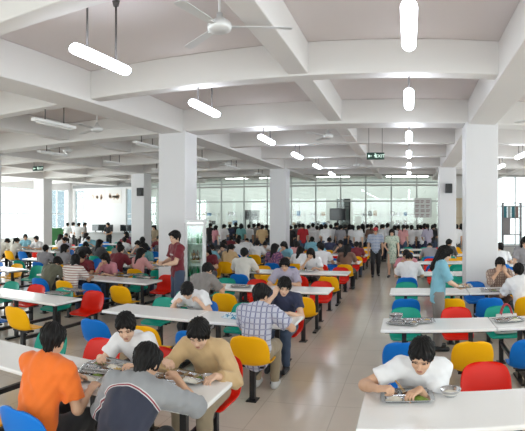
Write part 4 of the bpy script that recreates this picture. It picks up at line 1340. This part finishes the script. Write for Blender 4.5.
# trays in the hands of the standing people
x = .45; y = 8.05
tray(x + .40, y - .0, -PI / 2, FULL[0], 'steel tray held by the woman in light blue', z=1.015 * .965)
tx, ty = -4.47 - .33 * math.sin(.75) * 1.0, 9.28 - .36
tray(-4.47 + math.sin(PI - .75) * -.36, 9.28 + math.cos(PI - .75) * .36, -.75, FULL[4], 'steel tray held by the person in the maroon T-shirt', z=1.105)
a = PI - .35
tray(2.53 - math.sin(a) * .40, 11.0 + math.cos(a) * .40, a, FULL[0], 'steel tray held by the standing person in pale grey', z=1.03)

# chopsticks
M_chop = mat('chopstick', (.55, .33, .13), .5)


def chopsticks(p, q, label):
    p, q = Vector(p), Vector(q); off = Vector((.006, .003, .004))
    t = thing('chopsticks', label, 'chopsticks', p)
    MB().tube((0, 0, 0), q - p, .0028, .004, 8).obj('stick', M_chop, parent=t)
    MB().tube(off * 1.6, q - p + off * .4, .0028, .004, 8).obj('stick', M_chop, parent=t)


x, y = on_table(404, 396); chopsticks((x, y, .775), (x - .10, y + .10, .87), 'pair of chopsticks dipping into the tray on the nearest right table')
x, y = on_table(170, 380); chopsticks((x, y, .775), (x - .13, y + .12, .88), 'pair of chopsticks held over the tray by the beige shirt')

# blue patterned plastic bag on the second centre table
x, y = on_table(233, 318)
mb = MB(); r_ = random.Random(3)
P = []
for i in range(9):
    u = i / 8
    P.append([(.14 * (1 - .75 * u ** 2) * math.cos(2 * PI * k / 24) * (1 + .18 * math.sin(3 * k + 5 * u)), .09 * (1 - .7 * u ** 2) * math.sin(2 * PI * k / 24) * (1 + .2 * math.sin(4 * k + 3)), .002 + .06 * u ** 1.2 * (1 + .2 * math.sin(2.1 * k))) for k in range(24)])
V = mb.grid(P, closed_u=True); mb.bm.faces.new(V[-1]); mb.bm.faces.new(V[0][::-1])
o = mb.obj('plastic_bag', prints('bag_blue_print', (.60, .68, .72), (.06, .25, .42), 28., .52), loc=(x, y, .7515)); tag(o, 'crumpled blue and white plastic bag on the second centre table', 'bag')

# handbag on a chair
xb, yb = seat_xy('R', 1, 1, 2)
t = thing('handbag', 'white handbag with red handles standing on a green chair, right block', 'handbag', (xb + .06, yb - .02, .447), .1)
mb = MB(); P = []
for i in range(9):
    u = i / 8; wx = .17 * (1 - .12 * u); wy = .085 * (1 - .55 * u)
    P.append([(math.copysign(abs(math.cos(q)) ** .5, math.cos(q)) * wx, math.copysign(abs(math.sin(q)) ** .6, math.sin(q)) * wy, .26 * u) for q in [2 * PI * k / 28 for k in range(28)]])
V = mb.grid(P, closed_u=True); mb.bm.faces.new(V[-1]); mb.bm.faces.new(V[0][::-1])
mb.obj('bag_body', mat('bag_canvas', (.72, .71, .70), .7, noise=.1, nscale=10), parent=t)
for s in (-1, 1):
    mb = MB(); pts = [Vector((.085 * math.cos(PI * k / 12), s * (.03 + .0 * k), .20 + .20 * math.sin(PI * k / 12))) for k in range(13)]
    for A, B in zip(pts, pts[1:]): mb.tube(A, B, .009, None, 8)
    mb.obj('handle', mat('bag_handle_red', (.42, .03, .05), .5), parent=t)

# display fridge beside the big pillar
t = thing('display_fridge', 'tall white display fridge with greenish glass door beside the big pillar', 'fridge', (-4.33, 9.82, 0), .30)
M_fr = mat('fridge_white', (.78, .79, .80), .35)
MB().box((-.20, -.02, .0), (.20, .34, .10)).box((-.20, .30, .10), (.20, .34, 1.95)).box((-.20, -.02, .10), (-.175, .30, 1.95)).box((.175, -.02, .10), (.20, .30, 1.95)).box((-.22, -.05, 1.95), (.22, .36, 2.02), .01).obj('cabinet', M_fr, parent=t)
for z in (.45, .80, 1.15, 1.5): MB().box((-.175, .0, z), (.175, .30, z + .015)).obj('shelf', M_steel, parent=t)
MB().box((-.17, .285, .12), (.17, .299, 1.93)).obj('back_liner', mat('fridge_liner', (.72, .80, .76), .4), parent=t)
MB().box((-.15, .02, 1.915), (.15, .06, 1.945)).obj('added_glow_strip', emit('fridge_fill_glow', (.92, 1, .96), 12.0), parent=t)  # unseen glowing strip, added to brighten the fridge interior
d = MB().box((-.19, -.045, .12), (-.155, -.022, 1.94)).box((.155, -.045, .12), (.19, -.022, 1.94)).box((-.155, -.045, .12), (.155, -.022, .16)).box((-.155, -.045, 1.88), (.155, -.022, 1.94)).obj('door', M_fr, parent=t)
MB().box((-.155, -.036, .16), (.155, -.030, 1.88)).obj('glass_pane', glass('fridge_pane', (.85, .94, .90), .08), parent=d)
MB().box((.12, -.075, .9), (.14, -.046, 1.2), .004).obj('handle', M_steel, parent=d)
r_ = random.Random(9)
for z in (.115, .465, .815, 1.165, 1.515):
    for i in range(4):
        c = r_.choice([('green', (.02, .22, .08)), ('white', (.6, .62, .6)), ('pale green', (.25, .45, .33)), ('brown', (.15, .06, .02))])
        lv = {.115: 'lowest', .465: 'second', .815: 'third', 1.165: 'fourth', 1.515: 'top'}[z]
        wx = Matrix.Rotation(.30, 3, 'Z') @ Vector((-.125 + .083 * i, .13, 0))
        bt = MB().lathe([(0, 0), (.030, 0), (.032, .01), (.032, .14), (.014, .185), (.013, .21), (0, .21)], n=14).obj('drink_bottle', mat('bottle_' + c[0], c[1], .2), loc=(-4.33 + wx.x, 9.82 + wx.y, z + .0005))
        tag(bt, f"{c[0]} drink bottle, {ORD[i + 1]} from the left on the {lv} shelf of the display fridge", 'bottle', 'bottles in the display fridge')

# big wall posters with brush marks
M_paper = mat('poster_paper', (.80, .77, .74), .7)
M_ink = mat('poster_ink', (.70, .50, .38), .7)
for n, (xa, xb_, lab) in enumerate([(91, 105, 'left white wall poster with reddish brush marks on the far wall'), (108.5, 121.5, 'right white wall poster with reddish brush marks on the far wall')]):
    x0, x1 = px(xa, YF), px(xb_, YF); wd = x1 - x0
    t = thing('wall_poster', lab, 'poster', ((x0 + x1) / 2, YF - .012, 3.28))
    MB().box((-wd / 2, -.008, -.42), (wd / 2, .012, .42)).obj('sheet', M_paper, parent=t)
    mb = MB(); r_ = random.Random(n + 4)
    for c in range(3):
        cx = -wd * .3 + c * wd * .3
        for s in range(7):
            an = r_.choice((0, PI / 2, .7, -.7)); L = r_.uniform(.08, .17)
            mb.box((cx + r_.uniform(-.09, .09) - L, -.012, r_.uniform(-.16, .16) - .012), (cx + L * .3, -.009, r_.uniform(-.14, .14) + .014), rot=Matrix.Rotation(an, 3, 'Y'))
    mb.obj('brush_marks', M_ink, parent=t)
# notice sheets on the glass
t = thing('notice_board', 'white notice sheet with rows of faint print on the glass, right end of the counter', 'notice', (px(423, 27.0), 27.075, 2.5))
MB().box((-.46, -.01, -.52), (.46, .01, .52)).obj('sheet', mat('notice_paper', (.74, .76, .75), .6), parent=t)
r_ = random.Random(2)
for i in range(4):
    for j in range(3):
        MB().box((-.40 + .28 * j, -.014, .34 - .24 * i), (-.40 + .28 * j + r_.uniform(.16, .22), -.009, .40 - .24 * i)).box((-.40 + .28 * j, -.014, .26 - .24 * i), (-.40 + .28 * j + r_.uniform(.12, .22), -.009, .31 - .24 * i)).obj('print', mat('notice_ink', (.45, .36, .36), .7), parent=t)


def monitor(x, y, z, wd, ht, rz, label, stand=.0, crt=False):
    t = thing('television' if stand > .5 else 'computer_monitor', label, 'television' if stand > .5 else 'monitor', (x, y, z), rz)
    MB().box((-wd / 2, -.03, stand), (wd / 2, .04, stand + ht), .012).obj('casing', M_dark, parent=t)
    MB().box((-wd / 2 + .03, -.036, stand + .03), (wd / 2 - .03, -.029, stand + ht - .03)).obj('screen', mat('screen_dark', (.018, .022, .026), .12), parent=t)
    MB().box((-.03, -.0, .012), (.03, .03, stand + .02)).obj('post', M_black, parent=t)
    MB().box((-.13, -.10, 0), (.13, .12, .015), .004).obj('base', M_black, parent=t)


monitor(px(331, 23.9), 26.2, 0, .86, .62, -.1, 'black television on a tall stand above the queue, in front of the glass', stand=1.85)
# computer counter at the far left
structure(MB().box((-19.6, 25.7, 0), (-14.6, 26.4, 1.02)).box((-19.65, 25.62, 1.02), (-14.55, 26.45, 1.07), .01).obj('trim_4', mat('counter_grey', (.42, .43, .44), .5)))
for n, xp in enumerate((95, 102, 109, 124, 129)):
    monitor(px(xp, 25.9), 25.95, 1.071, .52, .38, .25 if n % 2 else -.1, f"black computer monitor on the far left counter, {ORD[n + 1]} from the left", stand=.10)

# kitchen things behind the glass
for n, (xa, xb_) in enumerate([(165, 190), (200, 216), (226, 240), (290, 304), (310, 330), (362, 380), (390, 410)]):
    x0, x1 = px(xa, 30), px(xb_, 30)
    t = thing('steel_rack', f"steel kitchen rack behind the glass, {ORD[n + 1]} from the left", 'rack', ((x0 + x1) / 2, 30.3, 0)); w2 = (x1 - x0) / 2
    for s in (-1, 1):
        for d_ in (-.2, .2): MB().box((s * w2 - .02, d_ - .02, 0), (s * w2 + .02, d_ + .02, 2.3)).obj('post', M_steel, parent=t)
    for z in (.4, .95, 1.5, 2.05): MB().box((-w2 - .02, -.22, z), (w2 + .02, .22, z + .03)).obj('shelf', M_steel, parent=t)
    r_ = random.Random(n)
    for z, lv in ((.9815, 'second'), (1.5315, 'third'), (2.0815, 'top')):
        x_ = -w2 + .15
        c = 0
        while x_ < w2 - .12 and c < 4:
            c += 1; hh = r_.uniform(.12, .30); ww = r_.uniform(.09, .13)
            kind = r_.random()
            if kind < .5:
                o = MB().lathe([(0, 0), (ww, 0), (ww, hh), (ww * 1.05, hh + .01), (ww * .9, hh + .01), (ww * .85, hh + .05), (0, hh + .06)], n=16).obj('cooking_pot', M_bowl, loc=((x0 + x1) / 2 + x_, 30.3, z - .0015 + .0005)); ct = 'pot'
            else:
                col = r_.choice([('white', (.7, .72, .7)), ('dark', (.05, .06, .06)), ('blue', (.08, .2, .35)), ('tan', (.4, .3, .2))])
                o = MB().box((-ww, -.12, 0), (ww, .12, hh), .012).box((-ww - .006, -.126, hh * .8), (ww + .006, .126, hh), .006).obj('storage_box', mat('box_' + col[0], col[1], .5), loc=((x0 + x1) / 2 + x_, 30.3, z - .0015 + .0005)); ct = 'box'
            tag(o, f"{'steel pot' if ct == 'pot' else col[0] + ' box'}, {ORD[c]} on the {lv} shelf of the {ORD[n + 1]} kitchen rack", ct, 'kitchen goods behind the glass')
            x_ += ww * 2 + r_.uniform(.06, .2)
for n, (xa, xb_, z0, z1) in enumerate([(242.5, 248.5, 1.85, 2.42), (249.5, 256.5, 1.85, 2.40)]):
    x0, x1 = px(xa, 28), px(xb_, 28)
    t = thing('oven', f"{'left' if n == 0 else 'right'} one of two dark wall ovens behind the glass, left of the middle pillar", 'oven', ((x0 + x1) / 2, 28.2, z0)); w2 = (x1 - x0) / 2
    MB().box((-w2, 0, 0), (w2, .4, z1 - z0), .01).box((-w2 + .02, .1, -z0), (-w2 + .06, .3, 0)).box((w2 - .06, .1, -z0), (w2 - .02, .3, 0)).obj('casing', mat('oven_grey', (.16, .16, .16), .4), parent=t)
    MB().box((-w2 + .05, -.012, .08), (w2 - .05, .002, z1 - z0 - .10)).obj('door', M_dark, parent=t)
x0, x1 = px(337, 27.6), px(350.5, 27.6)
t = thing('service_hatch', 'dark framed service hatch behind the television', 'hatch', ((x0 + x1) / 2, 27.5, 0)); w2 = (x1 - x0) / 2
MB().box((-w2, 0, 0), (-w2 + .07, .08, 3.0)).box((w2 - .07, 0, 0), (w2, .08, 3.0)).box((-w2, 0, 2.93), (w2, .08, 3.0)).box((-w2, 0, 2.55), (w2, .08, 2.6)).obj('frame', M_black, parent=t)
MB().box((-w2 + .07, .03, 0), (w2 - .07, .05, 2.93)).obj('panel', mat('hatch_panel', (.17, .19, .19), .3), parent=t)

# tan lockers between the two right pillars
x0, x1 = px(451, 26.7), px(464, 26.7)
t = thing('locker', 'tall tan locker with panelled doors between the two right pillars', 'locker', ((x0 + x1) / 2, 26.55, 0)); w2 = (x1 - x0) / 2
M_tan = mat('locker_tan', (.60, .47, .30), .5)
MB().box((-w2, 0, 0), (w2, .42, 3.0), .01).obj('carcass', M_tan, parent=t)
for i in range(3):
    xa = -w2 + 2 * w2 * i / 3
    for z in (.1, 1.05, 2.0):
        dd = MB().box((xa + .02, -.025, z), (xa + 2 * w2 / 3 - .02, 0, z + .9), .006).obj('door', mat('locker_door', (.66, .55, .40), .5), parent=t)
        MB().box((xa + .05, -.045, z + .4), (xa + .07, -.024, z + .5)).obj('handle', M_steel, parent=dd)

# shelf in front of the bright right window
x0, x1 = px(503, 25.8), px(521, 25.8)
t = thing('display_shelf', 'dark framed shelf against the bright window right of the near pillar', 'shelf', ((x0 + x1) / 2, 25.9, 0)); w2 = (x1 - x0) / 2
M_sh = mat('shelf_grey', (.30, .30, .32), .4)
for s in (-1, 1):
    for d_ in (-.15, .15): MB().box((s * w2 - .03, d_ - .03, 0), (s * w2 + .03, d_ + .03, 2.75)).obj('post', M_sh, parent=t)
for z in (.5, 1.1, 1.95, 2.72): MB().box((-w2 - .03, -.18, z), (w2 + .03, .18, z + .04)).obj('shelf_board', M_sh, parent=t)
MB().box((-w2, .12, 1.14), (-w2 * .1, .15, 1.95)).obj('back_panel', mat('shelf_panel', (.35, .32, .33), .5), parent=t)
for i, (c, cn) in enumerate([((.03, .22, .28), 'teal'), ((.45, .48, .5), 'grey'), ((.03, .2, .25), 'dark teal'), ((.30, .2, .18), 'brown')]):
    xx = (x0 + x1) / 2 - w2 + .13 + i * .205
    o = MB().box((-.075, -.09, 0), (.075, .09, .58), .01).box((-.06, -.095, .08), (.06, -.088, .2)).obj('box_file', mat('file_' + cn.replace(' ', '_'), c, .5), loc=(xx, 25.9, 1.9905))
    tag(o, f"{cn} box file on the shelf by the bright right window", 'box file', 'box files on the shelf')

# green bin by the left windows
xg, yg = px(55.5, 21.9), 21.9
t = thing('wheelie_bin', 'tall green wheeled bin by the left windows', 'bin', (xg, yg, 0), -.6)
M_bin = mat('bin_green', (.06, .24, .08), .4)
mb = MB()
P = [[(sx * w_, sy * d_, z) for sx, sy in ((-1, -1), (1, -1), (1, 1), (-1, 1))] for z, w_, d_ in ((.10, .24, .24), (1.30, .32, .36))]
V = mb.grid(P, closed_u=True, smooth=False); mb.bm.faces.new(V[0]); mb.bm.faces.new(V[1]); mb.obj('body', M_bin, parent=t)
MB().box((-.34, -.39, 1.30), (.34, .39, 1.36), .02).box((-.30, -.35, 1.36), (.30, .3, 1.42), .03).obj('lid', M_bin, parent=t)
for s in (-1, 1): MB().tube((s * .22, .24, .10), (s * .28, .24, .10), .10, None, 20).obj('wheel', M_black, parent=t)
MB().tube((-.25, .42, 1.28), (.25, .42, 1.28), .02).box((-.2, .33, 1.26), (-.16, .42, 1.30)).box((.16, .33, 1.26), (.2, .42, 1.30)).obj('handle', M_bin, parent=t)
